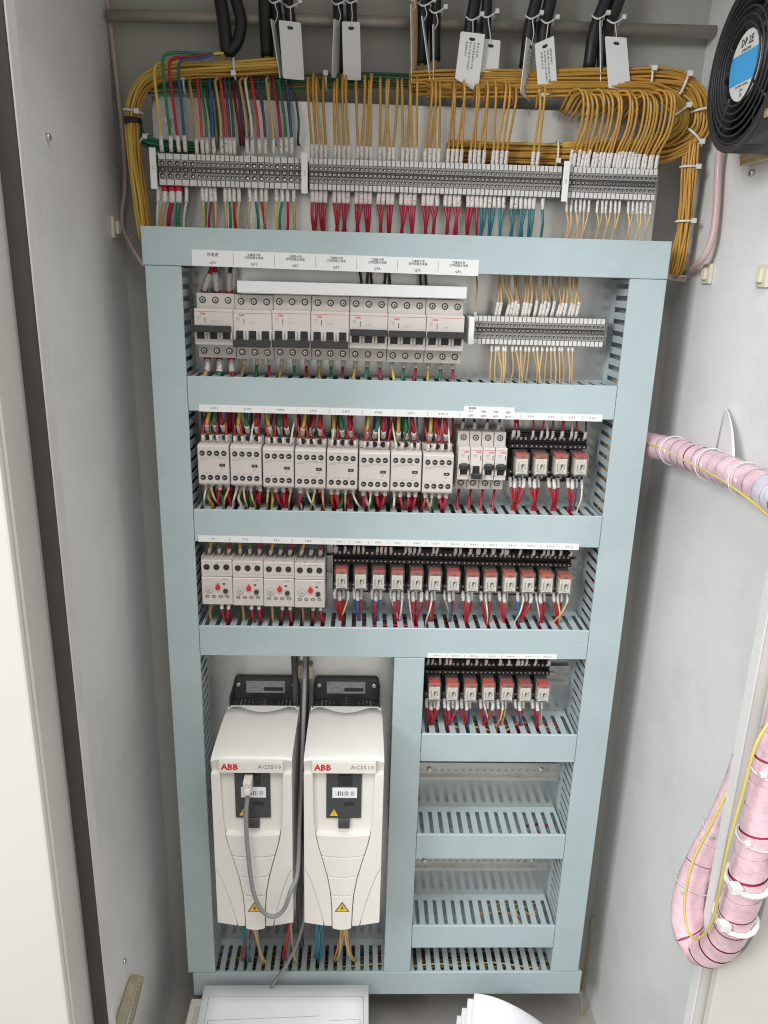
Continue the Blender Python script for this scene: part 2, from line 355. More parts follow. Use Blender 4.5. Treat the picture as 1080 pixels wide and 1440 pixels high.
# ================================================================ DIN RAILS
def rail(x0, x1, zc, label):
    t = thing('mounting_rail', label, 'rail', ((x0+x1)/2, YP, zc)); off = (-(x0+x1)/2, -YP, -zc)
    m = MB(); f = YP-.0075
    for s in (-1, 1):
        a, b = sorted((zc+s*.0175, zc+s*.0125)); m.box(x0, x1, f, f+.001, a, b, 'rail')
        a, b = sorted((zc+s*.0125, zc+s*.0115)); m.box(x0, x1, f, YP-.001, a, b, 'rail')
        a, b = sorted((zc+s*.0115, zc+s*.0028)); m.box(x0, x1, YP-.0012, YP-.0002, a, b, 'rail')
    n = int((x1-x0)/.0125)
    for i in range(n+1):
        c = x0+i*.0125; m.box(max(x0, c-.0028), min(x1, c+.0028), YP-.0012, YP-.0002, zc-.0028, zc+.0028, 'rail')
    link('profile', m.mesh('profile'), t, off)
    for x in (x0+.022, x1-.03):
        link('rail_screw', MB().disc(0, 0, .005, -.004, 0, 'metal', 10).mesh('rail_screw', .0012), t, (x-(x0+x1)/2, -.0012, 0))
rail(-.334, .335, .121, 'steel rail carrying the long top terminal strip')
rail(-.296, .290, -.0765, 'steel rail carrying the three-pole breakers and short terminal strip')
rail(-.296, .290, -.262, 'steel rail carrying the row of contactors')
rail(-.296, .290, -.447, 'steel rail carrying the overload relays and thirteen relays')
rail(.048, .2965, -.637, 'steel rail whose bare end shows beside the seven relays')
rail(.048, .2965, -.826, 'bare slotted steel rail in the empty bay under the seven relays')
rail(.048, .2965, -1.0185, 'bare slotted steel rail in the lowest empty bay')
# ================================================================ TERMINAL BLOCKS
def terminal(w, depth=.045, h=.0195, big=False):
    m = MB(); g = .00025; a, b = -w/2+g, w/2-g; f = -depth
    prof = [(0, -h+.003), (f+.012, -h), (f+.004, -h), (f+.002, -h+.0075), (f+.0005, -h+.008), (f+.0005, -.0042), (f+.006, -.0038),
            (f+.006, .0038), (f+.0005, .0042), (f+.0005, h-.008), (f+.002, h-.0075), (f+.004, h), (f+.012, h), (0, h-.003)]
    m.prism(prof, 'x', a, b, 'term')
    for s in (-1, 1):
        zz = s*(h-.0039); m.box(a+.0004, b-.0004, f+.0012, f+.004, zz-.0034, zz+.0034, 'termtag')
        zs = s*.0076; r = min(.0021, w*.33) if not big else .0031
        m.disc(0, zs, r, f+.0002, f+.0012, 'dark', 8); m.disc(.0004, zs-.0006, r*.5, f-.0001, f+.0012, 'metal', 6)
    m.box(-w*.3, w*.3, f+.0045, f+.0062, -.0024, .0024, 'dark'); m.disc(0, 0, min(.0017, w*.26), f+.0038, f+.0062, 'metal', 8); m.disc(0, 0, min(.001, w*.15), f+.0036, f+.0062, 'dark', 6)
    return m.mesh('terminal_block')
TB = {w: terminal(w, big=w > .0075) for w in (.006, .0062, .0080, .009, .010)}
ZT1 = .121
TOPX = []                                     # x of each terminal of the long strip
def strip(x, ws, z, label, group):
    out = []
    for w in ws:
        tag(link('terminal_block', TB[w], None, (x+w/2, YP, z)), label, 'terminal block', group); out.append(x+w/2); x += w
    return out, x
x = -.3325
t1, x = strip(x, [.010]*5, ZT1, 'wide grey terminal block under the four looped coloured wires', 'wide terminals on the top strip')
t2, x = strip(x, [.0062]*10, ZT1, 'narrow grey terminal block between the wide and the medium terminals', 'narrow terminals under coloured wires')
t3, x = strip(x, [.009]*3+[.0062]*2+[.009]*3+[.0062]*2, ZT1, 'medium grey terminal block with bright screws beside the long yellow-wired strip', 'medium terminals on the top strip')
x = -.1345
t4, x = strip(x, [.006]*56, ZT1, 'grey terminal block in the long middle run between two marker plates', 'middle run of the top terminal strip')
x = .2105
t5, x = strip(x, [.0060]*20, ZT1, 'grey terminal block below the dense fan of yellow loops', 'last run of the top terminal strip')
t6, x = strip(.0955, [.0062]*30, -.0745, 'grey terminal block in the short strip beside the breakers', 'short terminal strip')
mp = MB().box(-.0042, .0042, 0, .0012, -.025, .025, 'white')
mpm = mp.mesh('marker_plate', .0004)
for xx, ww, lab in ((-.3375, 'XT1', 'white upright marker plate at the end with wide terminals'), (-.1405, 'XT2', 'white upright marker plate between medium and narrow terminals'), (.2060, 'XT3', 'white upright marker plate before the fan of yellow loops')):
    t = thing('marker_plate', lab, 'marker', (xx, .024, ZT1)); link('plate', mpm, t); link('lettering', text_mesh(ww, .0035, 'greyink'), t, (0, -.0003, 0), (0, math.radians(90), 0))
    link('holder', MB().box(-.003, .003, .0012, .045, -.018, .018, 'term').mesh('holder'), t)
one(MB().box(.0865, .0945, .014, YP-.0002, -.094, -.056, 'white'), 'end_bracket', 'white end bracket between breakers and short terminal strip', 'end bracket', None, .001)
one(MB().box(.2825, .2885, .04, YP-.0002, -.094, -.058, 'term'), 'end_bracket', 'grey end bracket closing the short terminal strip', 'end bracket', None, .001)
# ================================================================ CIRCUIT BREAKERS
def screw_mesh(r, slot=True, hole='greyink'):
    m = MB().disc(0, 0, r*1.32, -.0004, .002, 'dark', 14).disc(0, 0, r*.98, -.0008, .002, hole, 12).disc(-.0003, .0003, r*.72, -.0012, .002, 'metal', 10)
    if slot: m.box(-r*.5, r*.5, -.0015, .001, -r*.14, r*.14, 'dark').box(-r*.14, r*.14, -.0014, .001, -r*.5, r*.5, 'dark')
    return m.mesh('terminal_screw')
SCREW = screw_mesh(.0034); SCREWD = screw_mesh(.0026, True, 'dark')
def breaker(poles, on):
    w = .0175*poles-.0005; p = []
    b = MB().box(-w/2, w/2, -.050, -.004, -.0435, .0435, 'mcb').box(-w/2+.004, w/2-.004, -.0035, 0, -.03, .03, 'mcb')
    p.append(('base', b.mesh('base', .0007), (0, 0, 0), []))
    f = MB().box(-w/2, w/2, -.069, -.0505, -.0245, .0235, 'mcbface')
    subs = [('red_line', MB().box(-w/2+.0008, w/2-.0008, -.0692, -.069, .0195, .0199, 'redprint').mesh('red_line'), (0, 0, 0)),
            ('lettering', text_mesh('ABB', .0042, 'redprint'), (-w/2+.0115, -.0693, .0168))]
    subs.append(('lettering', text_mesh('S263\nC16', .0026, 'greyink'), (-w/2+.0065, -.0693, .0115)))
    subs.append(('printed_mark', MB().box(-.0005, .0005, -.0692, -.069, -.0035, .0035, 'ink').mesh('printed_mark'), (-w/2+.0145, 0, .0085)))
    if poles > 1: subs.append(('lettering', text_mesh('Y Y Y', .0034, 'greyink'), (0, -.0693, .007)))
    p.append(('face', f.mesh('face', .0008), (0, 0, 0), subs))
    for i in range(poles):
        x = -w/2+.0175*(i+.5)-.0003
        r = MB().box(x-.0048, x+.0048, -.0698, -.069, -.0165, -.0035, 'dark')
        p.append(('handle_slot', r.mesh('handle_slot'), (0, 0, 0), []))
        hz = (-.0075, .0008) if on else (-.0215, -.0125)
        h = MB().prism([(-.0699, hz[0]), (-.080, hz[0]+.0012), (-.081, hz[1]-.001), (-.0699, hz[1])], 'x', x-.0046, x+.0046, 'handle')
        if poles == 1: h.box(x-.0078, x+.0078, -.0785, -.074, hz[0]+.0006, hz[1]-.0004, 'handle')
        p.append(('handle', h.mesh('handle', .0006), (0, 0, 0), []))
        for s in (-1, 1):
            q = MB().box(x+s*.0066-.0012, x+s*.0066+.0012, -.0735, -.069, -.0165, -.0035, 'mcbface'); p.append(('guard_rib', q.mesh('guard_rib', .0004), (0, 0, 0), []))
        for z in (.0345, -.034): p.append(('terminal_screw', SCREW, (x, -.0502, z), []))
    if poles > 1:
        hz = (-.0065, .0022) if on else (-.0245, -.0150)
        p.append(('handle_bar', MB().box(-w/2+.0006, w/2-.0006, -.0845, -.0765, hz[0], hz[1], 'handle').mesh('handle_bar', .001), (0, 0, 0), []))
    return p
B3 = {True: breaker(3, True), False: breaker(3, False)}; B1 = {True: breaker(1, True), False: breaker(1, False)}
ZM = -.0778; MX0 = -.2895
BX = [MX0+.0527*(i+.5) for i in range(7)]
for i, on in enumerate((True, False, False, False, True, True, True)):
    place(B3[on], 'circuit_breaker', 'beige three-pole breaker with dark handle bar %s, below the QF%d name' % ('raised' if on else 'lowered', i), 'circuit breaker', (BX[i], YP, ZM+random.uniform(-.0006, .0006)), 'three-pole breakers', (0, random.uniform(-.004, .004), 0))
cv = thing('busbar_cover', 'long white busbar cover lying over six three-pole breakers', 'busbar cover', (0, .02, -.03))
a, b = P(333, 402, .012), P(657, 409, .012)
link('strip', MB().box(a.x, b.x, .012, .030, -.0325, -.0165, 'white').mesh('strip', .0008), cv, (0, -.02, .03))
link('busbar', MB().box(a.x+.004, b.x-.003, .031, .036, -.0335, -.024, 'rail').mesh('busbar'), cv, (0, -.02, .03))
ZB2 = -.2615
for i, on in enumerate((True, False, True, True)):
    place(B1[on], 'circuit_breaker', 'small single-pole breaker with %s green-black handle under the QF%d name' % ('raised' if on else 'lowered', 7+i), 'circuit breaker', (.0895+.0179*i, YP, ZB2), 'single-pole breakers')
# ================================================================ CONTACTORS
def contactor():
    w = .0448; p = []
    b = MB().box(-w/2, w/2, -.046, -.003, -.036, .038, 'beige'); 
    for s in (-1, 1): b.box(s*.018-.003, s*.018+.003, -.052, -.046, .0295, .0375, 'beige')
    subs = []
    for x in (-.0125, 0, .0125): subs.append(('terminal_hole', MB().disc(0, 0, .0042, -.0466, -.045, 'dark', 10).mesh('terminal_hole'), (x, 0, .0335)))
    p.append(('base', b.mesh('base', .0008), (0, 0, 0), subs))
    f = MB().prism([(-.0462, -.031), (-.0462, .029), (-.070, .029), (-.0755, .0265), (-.0755, -.028), (-.072, -.031)], 'x', -w/2+.0004, w/2-.0004, 'beige')
    for x in (-.0155, -.0052, .0052, .0155): f.box(x-.0035, x+.0035, -.064, -.056, -.0345, -.031, 'beige')
    subs = [('lettering', text_mesh('1L1    3L2    5L3    13NO', .0022, 'greyink'), (0, -.0758, .0108)), ('lettering', text_mesh('A9-30-10', .0028, 'greyink'), (-.0135, -.0758, .0075)),
            ('lettering', text_mesh('2T1    4T2    6T3    14NO', .0022, 'greyink'), (0, -.0758, -.0125)), ('lettering', text_mesh('A1', .0034, 'greyink'), (.012, -.0758, -.0065)),
            ('printed_mark', MB().box(-.019, .019, -.0757, -.0755, .0092, .0094, 'greyink').mesh('printed_mark'), (0, 0, 0))]
    p.append(('front_block', f.mesh('front_block', .0009), (0, 0, 0), subs))
    for z in (.0165, -.019):
        for x in (-.0153, -.0051, .0051, .0153): p.append(('terminal_screw', SCREWH, (x, -.0756, z), []))
    p.append(('indicator_window', MB().box(.0085, .0165, -.0765, -.0757, -.0026, .0014, 'dark').mesh('indicator_window', .0003), (0, 0, 0), [('lettering', text_mesh('ABB', .0024, 'dial'), (.0125, -.0767, -.0006))]))
    return p
SCREWH = MB().disc(0, 0, .0038, -.0005, .001, 'dark', 14).disc(.0004, -.0005, .0026, -.0007, .001, 'handle', 10).box(-.0024, .0012, -.0010, 0, -.0005, .0006, 'rail').mesh('terminal_screw')
CON = contactor()
KM = ['KM2', 'KM3', 'KM4', 'KM5', 'KM7', 'KM8', 'KM9', 'KM10']
KX = [-.2696+.0459*i for i in range(8)]
KZ = [-.2690-.0066*i/7 for i in range(8)]
for i, k in enumerate(KM): place(CON, 'contactor', 'beige four-terminal contactor standing under the %s name' % k, 'contactor', (KX[i]+random.uniform(-.0003, .0003), YP, KZ[i]+random.uniform(-.0008, .0008)), 'contactors in a row', (0, random.uniform(-.008, .008), 0))
# ================================================================ OVERLOAD RELAYS
def overload():
    w = .0454; p = []
    u = MB().box(-w/2, w/2, -.0735, -.004, .0105, .0365, 'beige')
    for i in range(4): u.box(-w/2+i*.0146, -w/2+i*.0146+.0016, -.072, -.012, .0365, .0415, 'beige')
    u.box(-w/2, w/2, -.0105, -.004, .0365, .0415, 'beige')
    p.append(('terminal_cover', u.mesh('terminal_cover', .0008), (0, 0, 0), [('lettering', text_mesh('1/L1      3/L2      5/L3', .0024, 'greyink'), (.001, -.0737, .0325)), ('printed_mark', MB().box(-.021, .021, -.0737, -.0735, .0158, .0161, 'greyink').mesh('printed_mark'), (0, 0, 0))]))
    l = MB().box(-w/2, w/2, -.0755, -.004, -.0345, .0100, 'beige'); p.append(('body', l.mesh('body', .0009), (0, 0, 0), [('lettering', text_mesh('TA25DU', .0026, 'greyink'), (.0125, -.0757, .0068))]))
    for x in (-.0145, 0, .0145): p.append(('terminal_hole', MB().disc(0, 0, .0045, -.0008, .001, 'dark', 16).disc(.0005, .0008, .0022, -.0011, .001, 'handle', 10).mesh('terminal_hole'), (x, -.0736, .0255), []))
    d = MB().disc(0, 0, .0060, -.0012, 0, 'dial', 18).disc(0, 0, .0047, -.0016, 0, 'beige', 16).disc(0, 0, .0030, -.0024, 0, 'dial', 12).box(-.0022, .0022, -.0027, 0, -.0004, .0004, 'greyink')
    p.append(('current_dial', d.mesh('current_dial'), (-.0118, -.0756, -.0095), []))
    p.append(('reset_button', MB().disc(0, 0, .0038, -.003, 0, 'redprint', 14).box(-.0011, .0011, -.0032, 0, .003, .0062, 'redprint').mesh('reset_button', .0003), (.0015, -.0756, -.0058), []))
    p.append(('stop_button', MB().disc(0, 0, .0036, -.003, 0, 'knob', 14).mesh('stop_button', .0003), (.0128, -.0756, -.0115), []))
    p.append(('trip_window', MB().box(-.0017, .0017, -.0006, 0, -.001, .001, 'dark').mesh('trip_window'), (.0106, -.0756, -.0005), []))
    for i in range(4): p.append(('terminal_screw', MB().disc(0, 0, .0031, -.0004, .001, 'dark', 12, .0022).disc(0, 0, .0022, -.0008, .001, 'rail', 10, .0014).mesh('terminal_screw'), (-.0148+.0099*i, -.0756, -.0210), []))
    return p
OVL = overload(); OX = [-.2715+.0461*i for i in range(4)]; ZO = -.4515
for i in range(4): place(OVL, 'overload_relay', 'beige thermal overload relay with dial and red button, under the FR%d name' % (i+1), 'overload relay', (OX[i], YP, ZO-.0010*i), 'overload relays')
# ================================================================ PLUG-IN RELAYS
def socket():
    w = .0282; p = []
    p.append(('base', MB().box(-w/2, w/2, -.022, -.003, -.036, .037, 'socket').mesh('base', .0008), (0, 0, 0), []))
    for s in (-1, 1):
        m = MB(); z0, z1 = sorted((s*.0165, s*.036)); m.box(-w/2, w/2, -.031, -.022, z0, z1, 'socket')
        z2, z3 = sorted((s*.0165, s*.0225)); m.box(-w/2, w/2, -.039, -.031, z2, z3, 'socket')
        for i in range(4):
            xx = -.0102+.0068*i; m.disc(xx, s*.0295, .0020, -.0316, -.030, 'metal', 7); m.box(xx-.0016, xx+.0016, -.0319, -.031, s*.0295-.0003, s*.0295+.0003, 'dark')
            m.disc(xx, s*.0195, .0012, -.0394, -.038, 'rail', 6)
            m.box(xx+.0030, xx+.0038, -.035, -.031, min(z0+.0002, z1), z1-.0002, 'socket')
        p.append(('terminal_tier', m.mesh('terminal_tier'), (0, 0, 0), []))
    return p
def relay(hh):
    w = .0212; p = []
    c = MB().box(-w/2, w/2, -.067, -.036, -hh, hh, 'clear'); p.append(('clear_cover', c.mesh('clear_cover', .0016, 2), (0, 0, 0), []))
    p.append(('coil_tape', MB().box(-w/2+.0020, w/2-.0020, -.0658, -.0455, hh*.56, hh-.0022, 'relayred').box(-.003, .003, -.0661, -.0658, hh*.58, hh*.76, 'brown').mesh('coil_tape', .0008), (0, 0, 0), []))
    b = MB().box(-w/2+.0022, w/2-.0022, -.0660, -.037, -hh+.0022, hh*.52, 'relaybody').box(-w/2+.0012, w/2-.0012, -.045, -.0365, -hh+.001, hh-.001, 'socket')
    for i in range(3): b.box(-.0060+.0048*i, -.0045+.0048*i, -.0663, -.0660, -hh*(.6-.1*i), hh*(.1-.12*(i%2)), 'greyink')
    b.box(-.0070, .0070, -.0664, -.0660, -hh*.86, -hh*.78, 'handle').disc(.001, -.0005, .0018, -.0665, -.0660, 'handle', 8)
    p.append(('contact_block', b.mesh('contact_block'), (0, 0, 0), []))
    p.append(('printed_mark', MB().box(-.0006, .0006, -.0672, -.067, -.0016, .0016, 'brown').mesh('printed_mark'), (0, 0, -.003), []))
    p.append(('lettering', text_mesh('MY4N', .0030, 'greyink'), (0, -.0673, -hh*.6), []))
    return p
SOC, REL = socket(), relay(.0172)
def relays(xs, zs, names, row):
    for x, z, nm in zip(xs, zs, names):
        place(SOC, 'relay_socket', 'black relay socket with small screws under the %s name' % nm, 'relay socket', (x, YP, z+.002), 'relay sockets')
        place(REL, 'plug_in_relay', 'clear plug-in relay with red coil tape under the %s name' % nm, 'relay', (x+random.uniform(-.0006, .0006), YP, z+random.uniform(-.0008, .0008)), 'plug-in relays', (0, random.uniform(-.02, .02), 0))
RX2 = [.1745+.0289*i for i in range(4)]; RX3 = [-.0860+.02855*i for i in range(13)]; RX4 = [.0645+.0292*i for i in range(7)]
NM2 = ['KA1', 'first KA2', 'second KA2', 'KA3']; NM3 = ['KA4', 'KA5', 'KA6', 'KA7', 'KA8', 'KA9', 'KA10', 'KA11', 'first KA12', 'second KA12', 'KA13', 'KA14', 'KA15']
NM4 = ['KA16', 'KA17', 'KA18', 'KA19', 'KA20', 'KA21', 'KA22']
ZR2, ZR3, ZR4 = -.262, -.4470, -.6370
relays(RX2, [ZR2]*4, NM2, 2); relays(RX3, [ZR3-.0002*i for i in range(13)], NM3, 3); relays(RX4, [ZR4]*7, NM4, 4)
# ================================================================ NAME STRIPS
def name_strip(px0, px1, py0, py1, h, names, label, size, divs=True, sub=None, y=-.0006):
    a, b = P(px0, py0, 0), P(px1, py1, 0)
    L = b.x-a.x; t = thing('name_strip', label, 'name strip', ((a.x+b.x)/2, 0, (a.z+b.z)/2))
    ang = math.atan2(-(b.z-a.z), L); t.rotation_euler = (0, ang, 0)
    link('card', MB().box(-L/2, L/2, y, -.0001+y*0, -h/2, h/2, 'white').mesh('card'), t)
    n = len(names)
    return t, L, n
def put(t, x, txt, size, z=0, m='ink', y=-.0009, sx=1.): link('lettering', text_mesh(txt, size, m, sx), t, (x, y, z))
def div(t, x, h, y=-.0008): link('printed_mark', MB().box(-.00025, .00025, y, y+.0002, -h, h, 'greyink').mesh('printed_mark'), t, (x, 0, 0))
t, L, n = name_strip(270, 673, 362, 377, .0205, [0]*7, 'tall white paper strip naming breakers QF0 to QF6', .005)
CN = ['总电源', '上塘给水泵\n工频回路主电源', '上塘给水泵\n变频回路主电源', '下塘给水泵\n工频回路主电源', '下塘给水泵\n工频回路主电源', '下塘给水泵\n变频回路主电源', '下塘给水泵\n工频回路主电源']
for i in range(7):
    xx = -L/2+L*(i+.5)/7
    put(t, xx, CN[i], .0052 if i == 0 else .0036, .0042 if i == 0 else .0040); put(t, xx, 'QF%d' % i, .0048, -.0058)
    if i: div(t, -L/2+L*i/7, .0075)
t, L, n = name_strip(280, 847, 573.5, 588, .0098, [0]*12, 'thin white paper strip naming contactors KM2 to KM10', .004)
for i, k in enumerate(KM):
    xx = -L/2+.0215+.0458*i; put(t, xx, ' '.join(k), .0040); div(t, xx+.023, .0028)
for i, k in enumerate(['KA1', 'KA2', 'KA2', 'KA3']):
    xx = L/2-.014-.0295*(3-i); put(t, xx, ' '.join(k), .0038); div(t, xx-.0148, .0022)
t, L, n = name_strip(652, 723, 579, 581.5, .0165, [0]*4, 'small white paper card naming breakers QF7 to QF10', .004, y=-.0013)
put(t, -L/2+.012, '触摸屏', .0034, .0055, y=-.0016)
for i in range(4):
    xx = -L/2+.0105+.0175*i; put(t, xx, ['PLC', '电源', '仪表', '备用'][i], .0032, .0012, y=-.0016); put(t, xx, 'QF%d' % (7+i), .0040, -.0048, y=-.0016)
t, L, n = name_strip(279, 814, 757, 769, .0098, [0]*18, 'thin white paper strip naming overload relays and relays KA4 to KA15', .004)
for i in range(4):
    xx = -L/2+.0225+.0461*i; put(t, xx, 'F R %d' % (i+1), .0040); div(t, xx+.023, .0028)
for i, k in enumerate(['KA4', 'KA5', 'KA6', 'KA7', 'KA8', 'KA9', 'KA10', 'KA11', 'KA12', 'KA12', 'KA13', 'KA14', 'KA15']):
    xx = L/2-.0145-.02855*(12-i); put(t, xx, ' '.join(k), .0036); div(t, xx-.0143, .0022)
t, L, n = name_strip(601, 783, 921.5, 923.5, .0080, [0]*7, 'short white paper strip naming relays KA16 to KA22', .004)
for i in range(7):
    xx = -L/2+.0150+.0288*i; put(t, xx, ' '.join('KA%d' % (16+i)), .0034); 
    if i: div(t, xx-.0144, .002)
# ================================================================ DRIVES
def inner_x(z):
    tab = [(-.004, .0152), (.03, .0158), (.06, .0178), (.09, .0225), (.12, .0295), (.15, .0372), (.173, .0412), (.20, .0432), (.24, .0440), (.275, .0445)]
    for (a, b), (c, d) in zip(tab, tab[1:]):
        if z <= c: return b+(d-b)*(z-a)/(c-a)
    return tab[-1][1]
def drive():
    p = []; w = .0582
    # main moulding with a scooped rear edge on its top
    m = MB(); NX = 12; rows = []
    def top(x, k):                        # k along depth
        u = abs(x)/w; yb = -.046-.016*max(0, 1-(u/.62)**2)
        ys = [yb, yb+(-.10-yb)*.5, -.12, -.165, -.184, -.192]; zs = [.2925, .2965, .2990, .2990, .2975, .2945]
        return (x, ys[k], zs[k]-.0045*max(0, u-.8)/.2*.6)
    g = [[top(-w+2*w*i/NX, k) for k in range(6)] for i in range(NX+1)]
    for col in g:
        b = len(m.v); m.v += col+[(col[0][0], col[0][1], .2925-.03), (col[5][0], -.186, .2945-.022)]; rows.append(b)
    for a, b in zip(rows, rows[1:]):
        for k in range(5): m.face([a+k, b+k, b+k+1, a+k+1], 'drive', True)
        m.face([a, a+6, b+6, b], 'drive'); m.face([a+5, b+5, b+7, a+7], 'drive')
    p.append(('top_moulding', m.mesh('top_moulding'), (0, 0, 0), []))
    m = MB().prism([(-.040, .004), (-.040, .2915), (-.184, .293), (-.186, .27), (-.186, .006), (-.178, -.001)], 'x', -w+.0006, w-.0006, 'drive')
    p.append(('body', m.mesh('body', .0015, 2), (0, 0, 0), []))
    zs = [-.003+.276*i/22 for i in range(23)]
    lim = lambda x: .105-.105*((w-x)/(w-.027))**1.5 if x > .027 else -.003     # leaf line
    for s in (-1, 1):
        inn = [(s*(inner_x(z)+.0006), z) for z in zs]
        leaf = [(s*(w-(w-.027)*i/9), .105-.108*((i/9)**1.4)) for i in range(10)]
        leaf[-1] = (s*.027, -.003)
        up = inn+[(s*w, .273)]+[(q[0], q[1]+.0007) for q in leaf]
        p.append(('side_panel', MB().prism(up, 'y', -.1945, -.1858, 'drive').mesh('side_panel', .0011, 2), (0, 0, 0), []))
        lo = [(q[0], q[1]-.0007) for q in leaf[:-1]]+[(s*.0285, -.003), (s*w, .003)]
        p.append(('corner_panel', MB().prism(lo, 'y', -.1935, -.1857, 'drive').mesh('corner_panel', .0009, 2), (0, 0, 0), []))
    cuts = [.170, .131, .094, .059, -.006]
    for a, b in zip(cuts, cuts[1:]):
        n = 8; pts = []
        for i in range(n+1):
            u = -1+2*i/n; x = u*(inner_x(a)-.0007); pts.append((x, a-.0008-.003*(1-u*u)))
        k = 6
        for i in range(1, k): z = a+(b-a)*i/k; pts.append((inner_x(z)-.0007, z))
        for i in range(n+1):
            u = 1-2*i/n; x = u*(inner_x(b)-.0007); pts.append((x, b+.0004-.003*(1-u*u)))
        for i in range(k-1, 0, -1): z = a+(b-a)*i/k; pts.append((-inner_x(z)+.0007, z))
        p.append(('front_panel', MB().prism(pts, 'y', -.1965, -.1856, 'drive').mesh('front_panel', .0011, 2), (0, 0, 0), []))
    p.append(('name_band', MB().box(-.0462, .0462, -.1962, -.1862, .2752, .2942, 'drive').mesh('name_band', .0009, 2), (0, 0, 0),
              [('lettering', text_mesh('ABB', .0135, 'redprint', 1.0, .035), (-.0305, -.1965, .2848)), ('lettering', text_mesh('ACS510', .0092, 'greyink', 1.12, .012), (.0265, -.1965, .2855))]))
    # control panel recess
    d = MB().box(-.0255, .0262, -.1890, -.1861, .1925, .2735, 'panel')
    subs = [('socket_port', MB().box(-.0085, .0125, -.1897, -.189, .250, .270, 'dark').box(-.0060, .0100, -.1908, -.1897, .266, .2675, 'handle').mesh('socket_port'), (0, 0, 0)),
            ('sticker', MB().box(-.0165, .0197, -.1893, -.189, .2285, .2462, 'white').box(-.0125, .0160, -.1895, -.1893, .2325, .2400, 'barcode').mesh('sticker'), (0, 0, 0)),
            ('slot', MB().box(.0, .0165, -.1896, -.189, .2150, .2195, 'dark').box(.004, .0125, -.1896, -.189, .2195, .2215, 'dark').mesh('slot'), (0, 0, 0)),
            ('warning_mark', MB().prism([(-.0200, .197), (-.0080, .197), (-.0140, .2085)], 'y', -.1893, -.189, 'warn').box(-.01445, -.01355, -.1896, -.1893, .2012, .2058, 'ink').box(-.01445, -.01355, -.1896, -.1893, .1988, .2000, 'ink').mesh('warning_mark'), (0, 0, 0))]
    p.append(('control_panel', d.mesh('control_panel', .0007), (0, 0, 0), subs))
    p.append(('latch', MB().prism([(-.1862, .1925), (-.1905, .1925), (-.1925, .188), (-.1925, .177), (-.1862, .1745)], 'x', -.0075, .0095, 'panel').mesh('latch', .0006), (0, 0, 0), []))
    tri = lambda r, zc: [(-r, zc-r*.62), (r, zc-r*.62), (0, zc+r*1.08)]
    wl = MB().prism(tri(.0112, .034), 'y', -.1968, -.1964, 'ink').prism(tri(.0088, .0338), 'y', -.1971, -.1968, 'warn')
    wl.prism([(.0014, .0405), (-.0026, .0335), (-.0002, .0338), (-.0012, .0295), (.0026, .0350), (.0004, .0346)], 'y', -.1974, -.1971, 'ink')
    p.append(('warning_sticker', wl.mesh('warning_sticker'), (0, 0, 0), []))
    # heat sink, flange and cooling fan behind
    h = MB().box(-.0545, .0545, -.0395, -.001, .012, .282, 'heatsink'); p.append(('heat_sink', h.mesh('heat_sink', .001), (0, 0, 0), []))
    fs = [('name_plate', MB().box(-.033, .031, -.0074, -.0070, .2955, .3175, 'nameplate').box(-.004, .028, -.0076, -.0074, .2995, .3060, 'ink').mesh('name_plate'), (0, 0, 0))]
    for s in (-1, 1): fs.append(('flange_screw', MB().disc(s*.0455, .3125, .0042, -.0125, -.007, 'metal', 10).mesh('flange_screw', .001), (0, 0, 0)))
    p.append(('flange', MB().prism([(-.0535, .283), (.0535, .283), (.0535, .318), (.049, .323), (-.049, .323), (-.0535, .318)], 'y', -.007, -.001, 'heatsink').mesh('flange', .0008), (0, 0, 0), fs))
    p.append(('side_cheek', MB().box(-.0555, -.0535, -.046, -.001, .2825, .3090, 'heatsink').mesh('side_cheek', .0005), (0, 0, 0), [])); p.append(('side_cheek', MB().box(.0535, .0555, -.046, -.001, .2825, .3090, 'heatsink').mesh('side_cheek', .0005), (0, 0, 0), []))
    f = MB()
    for r in (.010, .017, .024, .031, .038):
        f.tube([(r*math.cos(a*.2618), -.036+.75*r*math.sin(a*.2618), .2860) for a in range(25)], .0010, 'handle', 5, False)
    f.box(-.0018, .0018, -.062, -.007, .2865, .2895, 'heatsink').box(-.047, .047, -.0378, -.0352, .2865, .288, 'handle')
    for i in range(9):
        for s in (-1, 1): f.box(s*(.018+.0032*i)-.0007, s*(.018+.0032*i)+.0007, -.034, -.010, .2822, .2850, 'rail' if i % 2 else 'handle')
    p.append(('fan_grille', f.mesh('fan_grille'), (0, 0, 0), []))
    return p
DRV = drive(); ZD = -.9705; DX = (-.2098, -.0762)
place(DRV, 'variable_speed_drive', 'cream drive unit with the grey cable plugged into its panel', 'drive', (DX[0], YP, ZD), 'cream drives')
place(DRV, 'variable_speed_drive', 'cream drive unit with its panel socket left empty', 'drive', (DX[1], YP, ZD), 'cream drives')
# cables round the drives
gc = [P(*q) for q in ((349, 1110, -.128), (346, 1150, -.136), (349, 1200, -.140), (356, 1252, -.141), (368, 1280, -.141), (384, 1289, -.140), (399, 1279, -.139), (409, 1252, -.136))]
gc += [Vector((-.1445, -.118, -.874)), Vector((-.1435, -.09, -.815)), Vector((-.143, -.05, -.75)), Vector((-.143, -.005, -.68)), Vector((-.1435, .035, -.62)), Vector((-.1435, .055, -.56)), Vector((-.1435, .06, -.53))]
g_ = one(MB().tube(smooth(gc, 6), .0033, 'greycable', 9), 'patch_cable', 'grey data cable plugged into the drive panel and hanging in a loop', 'cable')
q = P(349, 1108, -.125); link('connector', MB().box(q.x-.006, q.x+.006, -.135, -.114, q.z-.002, q.z+.016, 'sleevep').box(q.x-.0042, q.x+.0042, -.1375, -.135, q.z-.004, q.z+.006, 'tie').mesh('connector', .0008), g_)
